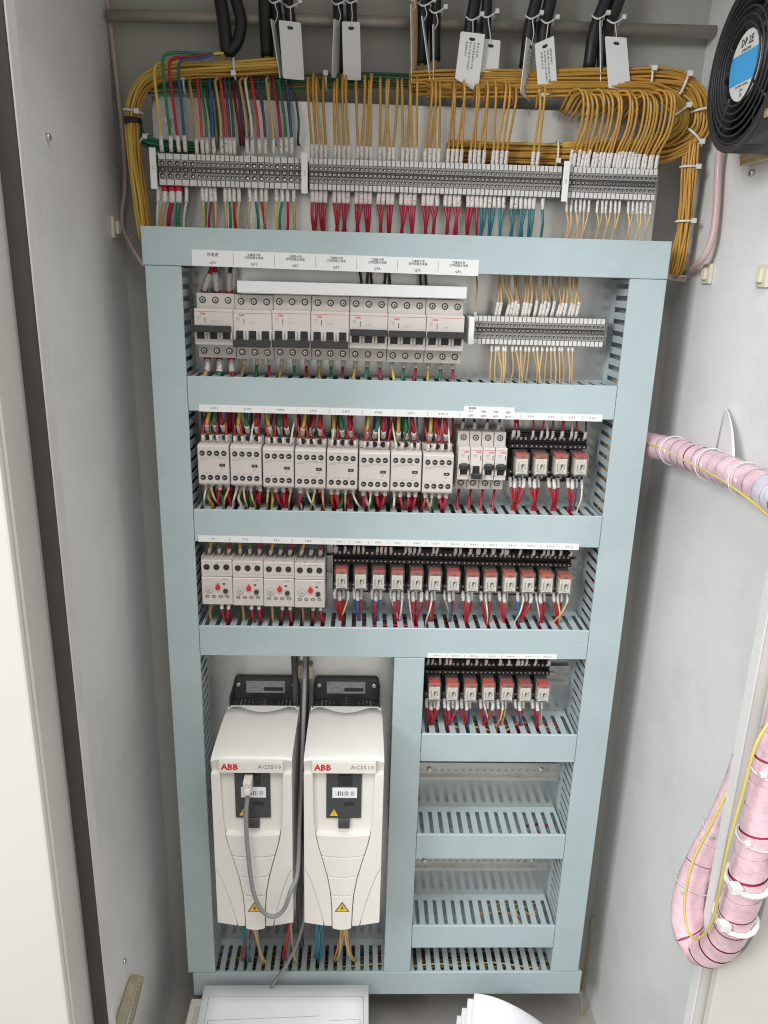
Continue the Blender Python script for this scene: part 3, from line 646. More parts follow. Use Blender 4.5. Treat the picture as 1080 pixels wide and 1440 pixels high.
for pts, r, c, lab in (([(413, 900, .06), (416, 1000, .045), (418, 1150, .035), (421, 1290, .03), (424, 1330, .03)], .0052, 'darkcable', 'thick dark grey cable running straight down between the drives'),
                       ([(429, 900, .064), (431, 960, .062), (428, 1080, .055), (426, 1200, .05), (420, 1310, .04)], .0042, 'darkcable', 'thinner dark cable behind the thick one between the drives'),
                       ([(424, 1180, .0), (428, 1230, -.005), (430, 1275, -.01), (420, 1320, -.02), (402, 1358, -.022), (386, 1380, -.018), (378, 1398, -.014)], .0030, 'greycable', 'loose grey cable hanging across the bottom duct')):
    one(MB().tube(smooth([P(*q) for q in pts], 6), r, c, 9), 'cable', lab, 'cable')
q = P(428, 945, .066); m_ = MB().box(q.x-.014, q.x+.014, .064, YP, q.z-.012, q.z+.012, 'cream').box(q.x-.004, q.x+.004, .060, .064, q.z-.009, q.z+.009, 'cream')
one(m_, 'tie_mount', 'cream adhesive tie mount behind the cables between the drives', 'tie mount', None, .0012)
def bot(px0, py0, px1, py1, c, r=.0017, y0=-.02, y1=.03, grp='coloured wires hanging under the drives', lab='coloured wire hanging from under a cream drive into the bottom duct'):
    a, b = P(px0, py0, y0), P(px1, py1, y1)
    mid = a.lerp(b, .55)+Vector((random.uniform(-.006, .006), -.010, -.004))
    wire([a+Vector((0, .02, .03)), a, mid, b, b+Vector((0, .012, -.012))], r, c, lab.replace('coloured', {'teal': 'blue-green', 'tan': 'yellow', 'red': 'red', 'yellow': 'yellow', 'amber': 'orange', 'blue': 'blue'}[c]), grp)
for i, (a, b) in enumerate(((341, 345), (344, 350), (347, 353), (349, 347))): bot(a, 1300, b, 1346+3*i, 'teal', .0019)
for i, (a, b) in enumerate(((353, 340), (356, 343), (408, 402), (407, 398))): bot(a, 1300, b, 1350, 'red', .0019)
for i, (a, b) in enumerate(((355, 376), (358, 380), (361, 374), (409, 421), (357, 370))): bot(a, 1300, b, 1358, 'tan')
for i, (a, b) in enumerate(((445, 442), (448, 445), (451, 447), (446, 448), (453, 446))): bot(a, 1299, b, 1344+3*i, 'teal' if i != 3 else 'blue', .0019)
for i, (a, b) in enumerate(((482, 468), (485, 472), (480, 470), (486, 502), (484, 498), (488, 500))): bot(a, 1299, b, 1352, 'tan' if i % 3 else 'amber')
# ================================================================ WIRES
YT = .0385
CN_ = {'red': 'red', 'yellow': 'yellow', 'tan': 'pale yellow', 'amber': 'golden yellow', 'green': 'green', 'dgreen': 'dark green', 'blue': 'blue', 'teal': 'blue-green', 'purple': 'purple', 'whitewire': 'whitish', 'brown': 'brown', 'brightred': 'orange red', 'black': 'black'}
R_ = random.uniform
# four wires looping out of the black cable end to the wide terminals
qa = (312, 77)
for px_s, py_s, px_c, py_c, c in ((228, 214, 217, 88, 'yellow'), (241, 214, 229, 75, 'green'), (252, 214, 238, 81, 'red'), (261, 214, 251, 83, 'blue')):
    a = P(px_s, py_s, YT); pts = [a, a+Vector((R_(-.001, .001), -.004, .020)), P(px_c+(px_s-px_c)*.45, 150, .022), P(px_c, py_c+14, .024), P(px_c+7, py_c+1, .03), P(px_c+30, py_c-1, .034), P(300, qa[1]-1, .042), P(314, qa[1]-2, .048)]
    wire(pts, .0019, c, '%s wire looping from the black cable end to a wide terminal' % CN_[c], None, .020)
xs = [(430, 'tan'), (462, 'brightred'), (488, 'green'), (525, 'blue'), (570, 'tan'), (597, 'brightred'), (618, 'purple'), (640, 'dgreen'), (712, 'tan'), (742, 'whitewire'), (780, 'brightred'), (815, 'purple'), (860, 'tan'), (903, 'red'), (932, 'green'), (962, 'blue')]
LBL = '%s wire rising from the top terminals into the dark green bundle'
for cxp, c in xs:
    px = 170+cxp/4; a = P(px, 60+632/4, YT); tx = px-R_(4, 9)
    wire([a, a+Vector((0, -.004, .021)), P(px-3, 165, .030), P(tx, 130, .040), P(tx-2, 113, .052), P(tx+R_(-6, 10), 108, .064)], .0018, c, LBL % CN_[c], 'coloured wires above the top strip', .0215)
for cxp, c in ((500, 'green'), (512, 'dgreen'), (537, 'dgreen'), (550, 'green'), (655, 'red'), (672, 'purple'), (690, 'dgreen'), (725, 'dgreen'), (800, 'green'), (845, 'tan'), (885, 'green'), (945, 'red')):
    px = 170+cxp/4; a = P(px+R_(2, 7), 205, .058)
    wire([a, P(px+2, 175, .048), P(px-R_(0, 4), 140, .050), P(px-R_(0, 5), 112, .062)], .0018, c, '%s wire hanging behind the sleeved coloured wires' % CN_[c], 'coloured wires behind the sleeved ones')
# the dark one bending sideways at the end
wire([P(421, 204, .052), P(419, 200, .045), P(420, 170, .03), P(415, 135, .035), P(408, 115, .055)], .0017, 'dgreen', 'dark wire bending sideways beside the marker plate', None)
# golden loops over the middle run
gi = 0
for i, tx in enumerate(t4):
    if i % 5 == 4 and i < 44 or 44 <= i < 49 or i > 50: continue
    top = P(560, 112, .02).z+R_(-.003, .003)
    dx = R_(-.006, .005); hgt = top+R_(-.003, .002)
    if i >= 49: hgt -= .004
    pts = [(tx, YT, .1385), (tx+R_(-.0006, .0006), YT-.003, .160), (tx+dx*.6, .024, .190), (tx+dx, .016, hgt-.016), (tx+dx+R_(-.001, .001), .022, hgt-.002), (tx+dx, .036, hgt+.002), (tx+dx+R_(0, .003), .056, hgt-.014)]
    wire(pts, .00165, 'amber', 'golden yellow wire curving over from the bundle to the middle terminal run', 'golden loops on the middle run', .0195)
for i in range(25):
    tx = t5[0]+.0048*i+R_(-.0012, .0012)
    top = P(860, 127, .02).z+R_(-.006, .003); lean = .004+.004*i/25+R_(-.003, .003)
    pts = [(tx, YT, .1385), (tx+.001+R_(-.001, .001), YT-.003, .160), (tx+lean, .022, .185), (tx+lean-.001, .014, top-.016), (tx+lean-.006, .020, top-.001), (tx+lean-.014, .038, top-.001), (tx+lean-.021, .058, top-.020)]
    wire(pts, .00165, 'amber', 'golden yellow wire in the dense fan of loops over the last run', 'golden loops on the last run', .021+R_(-.002, .003))
# below the strip
for cxp, c, r in ((208, 'whitewire', .0016), (247, 'tan', .0026), (287, 'red', .0030), (325, 'green', .0030), (368, 'whitewire', .0016)):
    a = P(170+cxp/4, 262, YT); e = P(170+cxp/4-R_(0, 6)*(1 if cxp != 208 else 0), 330, .045)
    wire([a, a+Vector((0, -.003, -.018)), a.lerp(e, .6)+Vector((0, -.004, 0)), e], r, c, 'thick %s wire below the wide terminals' % CN_[c], 'wires below the wide terminals', .021, tip='red' if r > .002 else None)
for cxp, c in ((457, 'tan'), (480, 'green'), (503, 'red'), (526, 'tan'), (586, 'tan'), (610, 'green'), (636, 'red'), (662, 'tan'), (722, 'tan'), (757, 'green'), (790, 'red'), (815, 'tan'), (874, 'tan'), (905, 'green'), (936, 'red'), (972, 'tan')):
    px = 170+cxp/4; a = P(px, 263, YT); e = P(px+R_(-3, 7), 334, .045)
    wire([a, a+Vector((R_(0, .0012), -.003, -.018)), a.lerp(e, .6)+Vector((R_(-.002, .002), -.005, 0)), e], .0018, c, '%s wire below the narrow and medium terminals' % CN_[c], 'wires below the coloured terminals', .019)
def droppers(tx, z, c, zend, r, label, group, per=2, sl=.017, dx=.006):
    for i, x in enumerate(tx):
        side = 1 if i % per == 0 else -1; ex = x+side*R_(.001, dx)*(1 if per > 1 else R_(-1, 1))
        wire([(x, YT, z), (x+R_(-.0008, .0008), YT-.003, z-.017), (x*.45+ex*.55+R_(-.0015, .0015), YT-.006, z+(zend-z)*.62), (ex, YT+.002, zend), (ex, YT+.006, zend-.016)], r, c, label, group, sl, smat='sleevep' if c == 'red' else 'sleeve')
redx = [x for i, x in enumerate(t4[:38]) if i % 5 != 4]
droppers(redx, .1025, 'red', .049, .0021, 'red wire dropping from the middle terminal run into the top duct', 'red wires below the middle run', 2)
tl = [x for i, x in enumerate(t4[38:53]) if i % 7 != 6]
droppers(tl, .1025, 'teal', .049, .0018, 'blue-green wire dropping from the middle terminal run into the top duct', 'blue-green wires below the middle run', 2)
yl = [x for i, x in enumerate(t5) if i not in (6, 13)]
droppers(yl, .1025, 'tan', .049, .0011, 'thin pale yellow wire dropping from the last terminal run', 'pale yellow wires below the last run', 2, .019)
# short strip in the breaker row
for cxp in (408, 420, 447, 460, 472, 484, 505, 515, 526, 548, 566, 578, 590, 610, 630, 640, 655, 672, 684, 700):
    px = 540+cxp/2.571; a = P(px-2, 445, YT); e = P(px+R_(-5, 6), 393, .046)
    wire([a, a+Vector((R_(.001, .003), -.003, .020)), a.lerp(e, .7)+Vector((0, -.006, 0)), e, e+Vector((0, .006, .014))], .0016, 'tan', 'pale yellow wire coming down from the top duct to the short strip', 'wires above the short strip', .0185+R_(-.002, .004))
wire([P(668, 446, YT), P(669, 430, .032), P(671, 405, .035), P(670, 388, .045)], .0012, 'tan', 'single thin yellow wire beside the white end bracket', None, .008)
for cxp in (390, 405, 415, 432, 440, 465, 480, 495, 512, 525, 542, 555, 572, 590, 605, 618, 635, 645, 668, 682):
    px = 540+cxp/2.571; a = P(px, 485, YT); ex = px+R_(-6, 4); e = P(ex, 536, .04)
    wire([a, a+Vector((0, -.003, -.011)), a.lerp(e, .65)+Vector((R_(-.002, .002), -.004, 0)), e, e+Vector((0, .004, -.014))], .0013, 'tan', 'pale yellow wire dropping from the short strip into the duct', 'wires below the short strip', .010)
# breakers
for k in range(3):
    x = BX[0]+(k-1)*.0172; c = ('tan', 'green', 'red')[k]
    e = (x+.004*(k-1), .03, -.151)
    wire([(x, .044, ZM-.043), (x, .040, ZM-.048), (x+.001, .033, -.138), e, (e[0], .034, -.165)], .0030, c, 'thick %s wire with red shrink under the QF0 breaker' % CN_[c], None, .024, tip='red')
    c = ('red', 'red', 'dgreen')[k]; ex = BX[0]+(-.005, -.001, .020)[k]
    wire([(x, .044, ZM+.042), (x, .040, ZM+.048), ((x+ex)/2, .036, -.014), (ex, .040, .002), (ex, .045, .02)], .0030, c, 'thick %s wire with red shrink above the QF0 breaker' % CN_[c] if c != 'red' else 'thick red wire with red shrink above the QF0 breaker', 'thick wires above the first breaker', .030, tip='red')
for bi in range(1, 7):
    for k in range(3):
        x = BX[bi]+(k-1)*.0175; c = ('yellow', 'green', 'red')[k]; ex = x+R_(-.004, .003)
        wire([(x, .048, ZM-.042), (x, .044, ZM-.050), ((x+ex)/2, .038, -.139), (ex, .034, -.149), (ex, .036, -.168)], .0021, c, '%s wire from the QF%d three-pole breaker down into the duct' % (CN_[c], bi), 'wires below the three-pole breakers', .0135)
for px in (508, 515, 522, 540, 548, 592, 600):
    x = P(px, 390, .05).x; wire([(x, .058, -.036), (x+.001, .056, -.02), (x+R_(-.003, .003), .055, .004), (x, .055, .016)], .0018, 'brown', 'dull brown wire behind the long white busbar cover', 'brown wires behind the busbar cover')
# contactors
for i in range(8):
    x0, z0 = KX[i], KZ[i]; zt = Z['z3']; zb = Z['z4']
    for k in range(3):
        x = x0-.0125+.0125*k; c = ('yellow', 'green', 'red')[k]
        if i % 4 == 3 and k == 1: c = 'red'
        ex = x+R_(-.006, .006)
        wire([(x, .036, z0+.036), (x+R_(-.001, .001), .028, z0+.044), ((x+ex)/2, .016, z0+.060), (ex, .022, zt-.004), (ex, .032, zt+.012)], .0028, c, '%s power wire entering the top of the %s contactor' % (CN_[c], KM[i]), 'power wires above the contactors', .0165, start=.009, smat='sleeve')
        c = ('yellow', 'green', 'red')[k] if i % 2 == 0 else ('whitewire', 'green', 'red')[k]; ex = x+R_(-.007, .007)
        wire([(x, .034, z0-.036), (x, .028, z0-.042), ((x+ex)/2+R_(-.004, .004), .020, z0-.054), (ex, .024, zb-.001), (ex, .030, zb-.018)], .0023, c, '%s power wire leaving the bottom of the %s contactor' % (CN_[c], KM[i]), 'power wires below the contactors', .010)
    for k in range(4):
        x = x0+(-.016, -.006, .005, .0165)[k]+R_(-.001, .001); c = random.choice(('red', 'red', 'red', 'whitewire', 'brown'))
        ex = x+R_(-.008, .010)
        wire([(x, .017, z0+.0285), (x+R_(-.001, .003), .010, z0+.036), ((x+ex)/2, .014, z0+.055), (ex, .030, zt-.004), (ex, .036, zt+.012)], .0014, c, 'thin %s control wire at the top front of the %s contactor' % (CN_[c], KM[i]), 'control wires above the contactors', .0155)
        c = random.choice(('red', 'red', 'red', 'tan', 'whitewire')); ex = x+R_(-.010, .010)
        wire([(x, .016, z0-.0335), (x+R_(-.001, .001), .012, z0-.040), ((x+ex)/2, .010, z0-.053), (ex, .022, zb), (ex, .028, zb-.018)], .0015 if c != 'red' else .0021, c, 'thin %s control wire at the bottom front of the %s contactor' % (CN_[c], KM[i]), 'control wires below the contactors', .0085, smat='sleevep')
    for k in range(5):
        ex = x0+R_(-.022, .022); c = random.choice(('red', 'brown', 'purple', 'red', 'green', 'brown'))
        wire([(ex, .05, z0+.036), (ex+R_(-.006, .006), .045, z0+.052), (ex+R_(-.006, .006), .05, zt+.01)], .0019, c, '%s wire hanging behind the sleeves above the %s contactor' % (CN_[c], KM[i]), 'wires behind the contactor sleeves')
        ex = x0+R_(-.02, .02)
        wire([(ex, .05, z0-.03), (ex+R_(-.006, .006), .04, z0-.048), (ex+R_(-.006, .006), .05, zb-.012)], .0021, c, '%s wire hanging behind the sleeves below the %s contactor' % (CN_[c], KM[i]), 'wires behind the lower contactor sleeves')
# single-pole breakers
for i in range(4):
    x = .0895+.0179*i
    wire([(x, .046, ZB2+.042), (x, .042, ZB2+.050), (x+R_(-.002, .002), .045, ZB2+.062), (x, .05, Z['z3']+.01)], .0020, 'brown', 'brown wire with grey sleeve above the QF%d single-pole breaker' % (7+i), 'wires above the single-pole breakers', .013)
    wire([(x, .046, ZB2-.041), (x, .042, ZB2-.050), (x-.003, .032, Z['z4']+.010), (x-.003, .026, Z['z4']-.002), (x-.002, .03, Z['z4']-.018)], .0019, 'red', 'red wire from the QF%d single-pole breaker into the duct' % (7+i), 'wires below the single-pole breakers', .0075)
# relays
def relay_wires(xs, z, ztop, zbot, where, cols, names, dens=3):
    for x0, nm in zip(xs, names):
        n = random.choice((2, 3, 3, 4))
        for k in range(n):
            x = x0-.0102+.0068*random.randrange(4)+R_(-.0008, .0008); c = random.choice(('red', 'red', 'brown', 'whitewire')); ex = x+R_(-.005, .005)
            wire([(x, .043, z+.0325), (x+R_(-.001, .002), .036, z+.038), ((x+ex)/2, .036, (z+.038+ztop)/2+.004), (ex, .042, ztop-.002), (ex, .046, ztop+.014)], .0014, c, '%s wire coming down to the relay socket under the %s name' % (CN_[c], nm), 'wires above the %s' % where, .0165)
        sx = x0+R_(-.002, .002)
        for k in range(dens+random.choice((0, 0, 1))):
            x = x0-.0095+.0063*k+R_(-.0008, .0008); c = random.choice(cols); ex = sx+R_(-.0045, .0045)
            if c == 'whitewire' or c == 'tan': ex = sx+R_(-.010, .010)
            y0 = .030 if k % 2 else .036
            wire([(x, y0, z-.027), (x+R_(-.001, .001), y0-.006, z-.036), ((x+ex)/2, y0-.010, (z-.036+zbot)/2), (ex, .030, zbot), (ex, .034, zbot-.018)], .0020 if c in ('red', 'blue') else .0013, c, '%s wire dropping into the duct from the relay named %s' % (CN_[c], nm), 'wires below the %s' % where, .0150)
relay_wires(RX2, ZR2, Z['z3'], Z['z4'], 'four relays beside the single-pole breakers', ('red', 'red', 'red', 'red', 'purple', 'whitewire'), NM2)
relay_wires(RX3, ZR3, Z['z5'], Z['z6'], 'long row of thirteen relays', ('red', 'red', 'red', 'red', 'blue', 'tan', 'whitewire'), NM3)
relay_wires(RX4, ZR4, Z['z7'], Z['a1'], 'row of seven relays', ('red', 'red', 'red', 'red', 'blue', 'tan'), NM4)
# overload relays
for i in range(4):
    for k in range(3):
        x = OX[i]+(k-1)*.0145; c = ('yellow', 'green', 'red')[k]; ex = x+R_(-.001, .008)
        wire([(x-.001, .030, ZO+.0365), (x+.001, .022, ZO+.044), ((x+ex)/2+.001, .020, ZO+.056), (ex, .028, Z['z5']-.002), (ex, .034, Z['z5']+.014)], .0021, c, '%s wire entering the top of the FR%d overload relay' % (CN_[c], i+1), 'wires above the overload relays', .0165)
        c = ('tan', 'dgreen', 'red')[k]; ex = x+R_(-.003, .003)
        wire([(x, .036, ZO-.034), (x, .030, ZO-.042), (ex, .024, ZO-.056), (ex, .028, Z['z6']-.002), (ex, .032, Z['z6']-.018)], .0022, c, '%s wire hanging behind under the FR%d overload relay' % (CN_[c], i+1), 'rear wires below the overload relays')
    for k in range(2):
        x = OX[i]+.004+.011*k+R_(-.001, .001); ex = x+R_(-.006, .006)
        wire([(x, .010, ZO-.0345), (x, .006, ZO-.042), ((x+ex)/2, .006, ZO-.056), (ex, .020, Z['z6']-.001), (ex, .028, Z['z6']-.018)], .0019, 'red', 'red control wire with white sleeve under the FR%d overload relay' % (i+1), 'control wires below the overload relays', .011)
# ================================================================ HARNESSES
def offsets(n, R, flat=1.):
    out = []
    for i in range(n):
        r = R*math.sqrt((i+.5)/n); a = i*2.39996; out.append((r*math.cos(a), r*math.sin(a)*flat))
    return out
def bundle(pts, n, R, r, cols, label, ties=(), flat=1., name='wire_bundle'):
    path = smooth([Vector(p) for p in pts], 6); L = len(path)
    t = thing(name, label, 'wire bundle', path[0])
    us = []; t0 = (path[1]-path[0]).normalized(); a = Vector((0, 1, 0)); u = t0.cross(a).normalized()
    for i in range(L):
        tt = (path[min(i+1, L-1)]-path[max(i-1, 0)]).normalized(); u = (u-tt*u.dot(tt)).normalized(); us.append((u.copy(), tt.cross(u)))
    for j, (ox, oy) in enumerate(offsets(n, R, flat)):
        ph = R_(0, 6); amp = R*.10
        pp = [path[i]+us[i][0]*(ox+amp*math.sin(i*.35+ph))+us[i][1]*(oy+amp*math.cos(i*.3+ph)) for i in range(L)]
        link('strand', MB().tube(pp, r, random.choice(cols), 6).mesh('strand'), t, -path[0])
    for f in ties:
        i = int(f*(L-1)); c = path[i]; ring = []
        for q in range(17):
            an = q*math.pi/8; ring.append(c+us[i][0]*(R+r+.0012)*math.cos(an)+us[i][1]*(R*flat+r+.0012)*math.sin(an))
        tm = MB().tube(ring, .0015, 'tie', 6, False); h = c-us[i][1]*(R*flat+r+.002)+us[i][0]*R*.8
        if h.y > c.y: h.y = 2*c.y-h.y
        tm.box(h.x-.003, h.x+.003, h.y-.002, h.y+.003, h.z-.003, h.z+.003, 'tie'); link('cable_tie', tm.mesh('cable_tie'), t, -path[0])
    return t
am = ('amber',)*5+('yellow',)
bundle([P(*q) for q in ((575, 117, .058), (650, 116, .058), (760, 114, .058), (880, 112, .058), (935, 114, .056), (968, 124, .055), (984, 150, .054), (980, 184, .054), (955, 206, .055), (915, 216, .058), (800, 216, .060), (700, 215, .062), (630, 213, .062))],
       30, .0135, .0019, am, 'golden yellow wire bundle turning back on itself beside the fan', (.30, .40, .52, .62, .86), .75)
bundle([P(*q) for q in ((600, 124, .052), (700, 124, .050), (880, 124, .048), (925, 130, .048), (950, 146, .047), (960, 165, .047), (952, 184, .047), (930, 198, .048), (890, 207, .052), (790, 212, .056))],
       20, .0098, .0018, am, 'inner golden yellow wire bundle looped inside the larger one', (.5,), .7)
bundle([P(*q) for q in ((975, 195, .052), (970, 235, .050), (966, 280, .050), (962, 325, .05), (956, 355, .052), (948, 385, .06))],
       20, .0098, .0018, am, 'golden yellow wire bundle dropping beside the end of the top duct', (.22, .55), .7)
bundle([P(*q) for q in ((392, 94, .06), (330, 97, .056), (270, 99, .054), (228, 105, .054), (203, 118, .054), (190, 142, .054), (187, 175, .054), (190, 225, .054), (198, 280, .055), (206, 335, .058))],
       20, .0092, .0019, am, 'golden yellow wire bundle bending down past the first marker plate', (.12, .62), .8)
one(MB().tube([P(187, 166, .054), P(187, 170, .054), P(187.5, 174, .054)], .0118, 'black', 14), 'tape_band', 'black tape band round the golden bundle beside the wide terminals', 'tape')
bundle([P(*q) for q in ((205, 122, .064), (260, 119, .064), (340, 119, .064), (420, 115, .064), (500, 113, .064), (600, 116, .064))],
       16, .0085, .0018, ('dgreen', 'dgreen', 'green', 'brown', 'amber'), 'dark green and brown wire bundle behind the coloured wires', (.2, .7), .7)
bundle([P(*q) for q in ((190, 165, .066), (196, 186, .062), (208, 200, .06), (232, 205, .06), (262, 206, .062), (285, 208, .066))],
       10, .0062, .0018, ('dgreen', 'green'), 'short dark green bundle tucked behind the wide terminals', (.35,), .8)
# ================================================================ BLACK CABLE ENDS AND TAGS
for pts, r, lab in (([(302, -40), (310, 0), (316, 40), (319, 78)], .0085, 'black cable end from which the four looped wires emerge'),
                    ([(322, -40), (332, 0), (339, 30), (334, 58), (321, 76)], .0078, 'black cable end bent round beside the looped wires'),
                    ([(369, -40), (372, 0), (374, 40), (376, 80)], .0085, 'straight black cable end before the first pair of tags'),
                    ([(384, -40), (387, 0), (392, 40), (398, 95)], .0065, 'black cable holding the tag seen edge on'),
                    ([(402, -40), (405, 0), (410, 40), (414, 100)], .0065, 'black cable holding the first blank tag'),
                    ([(474, -40), (475, 0), (477, 50), (478, 104)], .0068, 'black cable holding the narrow tag of the second pair'),
                    ([(493, -40), (494, 0), (495, 40), (497, 100)], .0068, 'black cable holding the wide tag of the second pair'),
                    ([(599, -40), (597, 0), (594, 45), (592, 90)], .0085, 'black cable with a tag hanging edge on beside the tan cable'),
                    ([(613, -40), (613, 0), (612, 45), (612, 86)], .0070, 'black cable next to the printed tags with a thin hanging string'),
                    ([(672, -40), (668, 0), (661, 40), (655, 100)], .0080, 'black cable holding the larger printed tag'),
                    ([(686, -40), (685, 0), (683, 40), (686, 100)], .0070, 'black cable behind the blank tag beside the printed one'),
                    ([(760, -40), (754, 0), (745, 40), (738, 95)], .0080, 'black cable holding the turned printed tag'),
                    ([(780, -40), (774, 0), (765, 40), (762, 100)], .0085, 'black cable holding the tilted printed tag'),
                    ([(862, -40), (852, 0), (836, 45), (828, 97)], .0085, 'slanting black cable whose end stops above the golden bundle'),
                    ([(880, -40), (870, 0), (852, 50), (846, 110)], .0085, 'slanting black cable holding the last blank tag')):
    one(MB().tube(smooth([P(a, b, .078) for a, b in pts], 5), r, 'black', 10), 'black_cable', lab, 'cable')
one(MB().tube(smooth([P(a, b, .074) for a, b in ((580, -40), (582, 0), (583, 60), (581, 118))], 5), .0050, 'tan', 8), 'tan_cable', 'tan cable hanging beside the black cable ends', 'cable')
for (a, b) in ((312, 74), (376, 76), (592, 88), (612, 84), (828, 95), (846, 108)):
    for k in range(4):
        wire([P(a+R_(-3, 3), b-6, .076), P(a+R_(-4, 4), b+8, .072), P(a+R_(-10, 6), b+22, .066)], .0017, 'amber', 'short golden wire emerging from a black cable end', 'golden wires at the black cable ends')
def htag(corners, label, printed=False, hole=True, string=None):
    """corners: (px,py,y) top-left, top-right, bottom-right, bottom-left"""
    c = [P(*q) for q in corners]; nrm = (c[1]-c[0]).cross(c[3]-c[0]).normalized()
    if nrm.y > 0: nrm = -nrm
    t = thing('cable_tag', label, 'tag', (c[0]+c[1])/2); o = (c[0]+c[1])/2
    ct = (c[0]+c[1]+c[2]+c[3])/4; k = []
    for i in range(4):                       # rounded corners
        a, p_, b = c[i-1], c[i], c[(i+1) % 4]; k += [p_.lerp(a, .0022/(a-p_).length), p_.lerp(p_.lerp(a, .0006/(a-p_).length), 1)*.5+p_.lerp(b, .0008/(b-p_).length)*.5, p_.lerp(b, .0022/(b-p_).length)]
    m = MB(); n = len(k); m.v += [tuple(q) for q in k]+[tuple(q-nrm*.0009) for q in k]
    m.face(list(range(n)), 'white'); m.face(list(range(2*n-1, n-1, -1)), 'white')
    for i in range(n): j = (i+1) % n; m.face([i, j, n+j, n+i], 'white')
    link('card', m.mesh('card'), t, -o)
    ux, uz = (c[1]-c[0]).normalized(), (c[0]-c[3]).normalized()
    if hole:
        h = (c[0]+c[1])/2-uz*.0075; ww = .0042 if (c[1]-c[0]).length > .02 else .002; m = MB(); b = 0; n = 10
        m.v += [tuple(h+ux*ww*math.cos(i*.6283)+uz*.0021*math.sin(i*.6283)+nrm*.0003) for i in range(n)]; m.face(list(range(n)), 'dark'); link('hole', m.mesh('hole'), t, -o)
    if printed:
        m = MB(); W_, H_ = (c[1]-c[0]).length, (c[0]-c[3]).length
        for col in range(4):
            fx = .30+.16*col; y = .2
            while y < (.75 if col in (1, 2) else .5):
                l = R_(.015, .05); q = c[0]+ux*W_*fx-uz*H_*y+nrm*.0003; b = len(m.v); dx = ux*.0011; dz = -uz*H_*l
                m.v += [tuple(q-dx), tuple(q+dx), tuple(q+dx+dz), tuple(q-dx+dz)]; m.face([b, b+1, b+2, b+3], 'greyink'); y += l+R_(.01, .03)
        link('printed_lines', m.mesh('printed_lines'), t, -o)
    h = (c[0]+c[1])/2-uz*.006
    if string:
        s_ = P(*string); pth = smooth([h+nrm*.001, h.lerp(s_, .5)+nrm*.004, s_+Vector((0, -.010, 0)), s_+Vector((.008, -.004, .003)), s_+Vector((.007, .004, .001))], 4)
        m = MB().tube(pth, .0007, 'tie', 5); m.tube(smooth([s_+Vector((-.009, -.002, .006)), s_+Vector((-.003, -.010, .0)), s_+Vector((.006, -.008, .004)), s_+Vector((.011, -.004, .009))], 4), .0012, 'tie', 5)
        m.box(s_.x+.009, s_.x+.014, s_.y-.008, s_.y-.003, s_.z+.006, s_.z+.011, 'tie'); link('tie_string', m.mesh('tie_string'), t, -o)
    return t
htag([(381, 26, .052), (386, 29, .068), (400, 110, .066), (394, 110, .050)], 'blank white tag seen almost edge on beside the first wide tag', False, False, (388, 8, .066))
htag([(392, 28, .050), (423, 32, .054), (428, 113, .052), (398, 110, .048)], 'wide blank white tag on the first pair of black cables', False, True, (410, 14, .066))
htag([(470, 26, .048), (478, 30, .070), (477, 111, .068), (467, 109, .046)], 'narrow blank tag turned sideways in the second pair', False, False, (476, 10, .066))
htag([(481, 30, .050), (506, 31, .056), (508, 113, .054), (483, 112, .048)], 'wide blank white tag of the second pair of cables', False, True, (495, 8, .066))
htag([(578, 6, .050), (580, 6, .066), (581, 116, .066), (579, 116, .048)], 'white tag hanging edge on in front of the tan cable', False, False, (582, 4, .062))
htag([(593, 22, .050), (595, 22, .066), (609, 117, .066), (606, 118, .048)], 'tilted white tag hanging edge on before a black cable', False, False, (597, 12, .066))
htag([(609, 34, .050), (611, 34, .066), (612, 117, .066), (610, 117, .048)], 'straight white tag hanging edge on before a black cable', False, False, (613, 22, .066))
htag([(648, 44, .040), (682, 48, .044), (672, 131, .042), (640, 110, .038)], 'large printed white tag dipping behind the golden loops', True, True, (664, 32, .066))
htag([(677, 54, .052), (704, 57, .056), (698, 134, .054), (673, 130, .050)], 'blank white tag half hidden by the large printed tag', False, True, (685, 28, .064))
htag([(741, 52, .036), (753, 62, .060), (745, 142, .058), (732, 131, .034)], 'printed white tag turned away with a pointed lower edge', True, True, (747, 30, .066))
htag([(752, 62, .044), (779, 50, .048), (784, 128, .046), (758, 138, .042)], 'printed white tag tilted beside the turned one', True, True, (769, 36, .066))
htag([(844, 30, .050), (846, 30, .066), (847, 120, .066), (845, 120, .048)], 'white tag hanging edge on beside the last blank tag', False, False, (840, 30, .066))
htag([(851, 51, .040), (881, 53, .046), (887, 125, .044), (856, 124, .038)], 'blank white tag hanging before the golden bundle near the fan', False, True, (862, 36, .064))
# ================================================================ FAN on the side wall
FY, FZ, FX = -.1407, .2243, .349
fan = thing('cabinet_fan', 'round black axial fan with blue and white label on the side wall', 'fan', (XR, FY, FZ)); fo = (-XR, -FY, -FZ)
def ring(r0, r1, x0, x1, m, n=44):
    b = MB()
    for i in range(n):
        a0, a1 = 6.28319*i/n, 6.28319*(i+1)/n; k = len(b.v)
        for x in (x0, x1):
            for (r, a) in ((r0, a0), (r1, a0), (r1, a1), (r0, a1)): b.v.append((x, FY+r*math.cos(a), FZ+r*math.sin(a)))
        b.face([k, k+1, k+2, k+3], m); b.face([k+1, k+5, k+6, k+2], m, True); b.face([k, k+3, k+7, k+4], m, True); b.face([k+4, k+7, k+6, k+5], m)
    return b
hs_ = ring(.0795, .087, FX, XR-.0005, 'fan'); hs_.prism([(FY-.02, FZ-.083), (FY-.088, FZ-.075), (FY-.088, FZ-.03), (FY-.08, FZ-.028), (FY-.058, FZ-.058)], 'x', FX+.001, XR-.0005, 'fan')
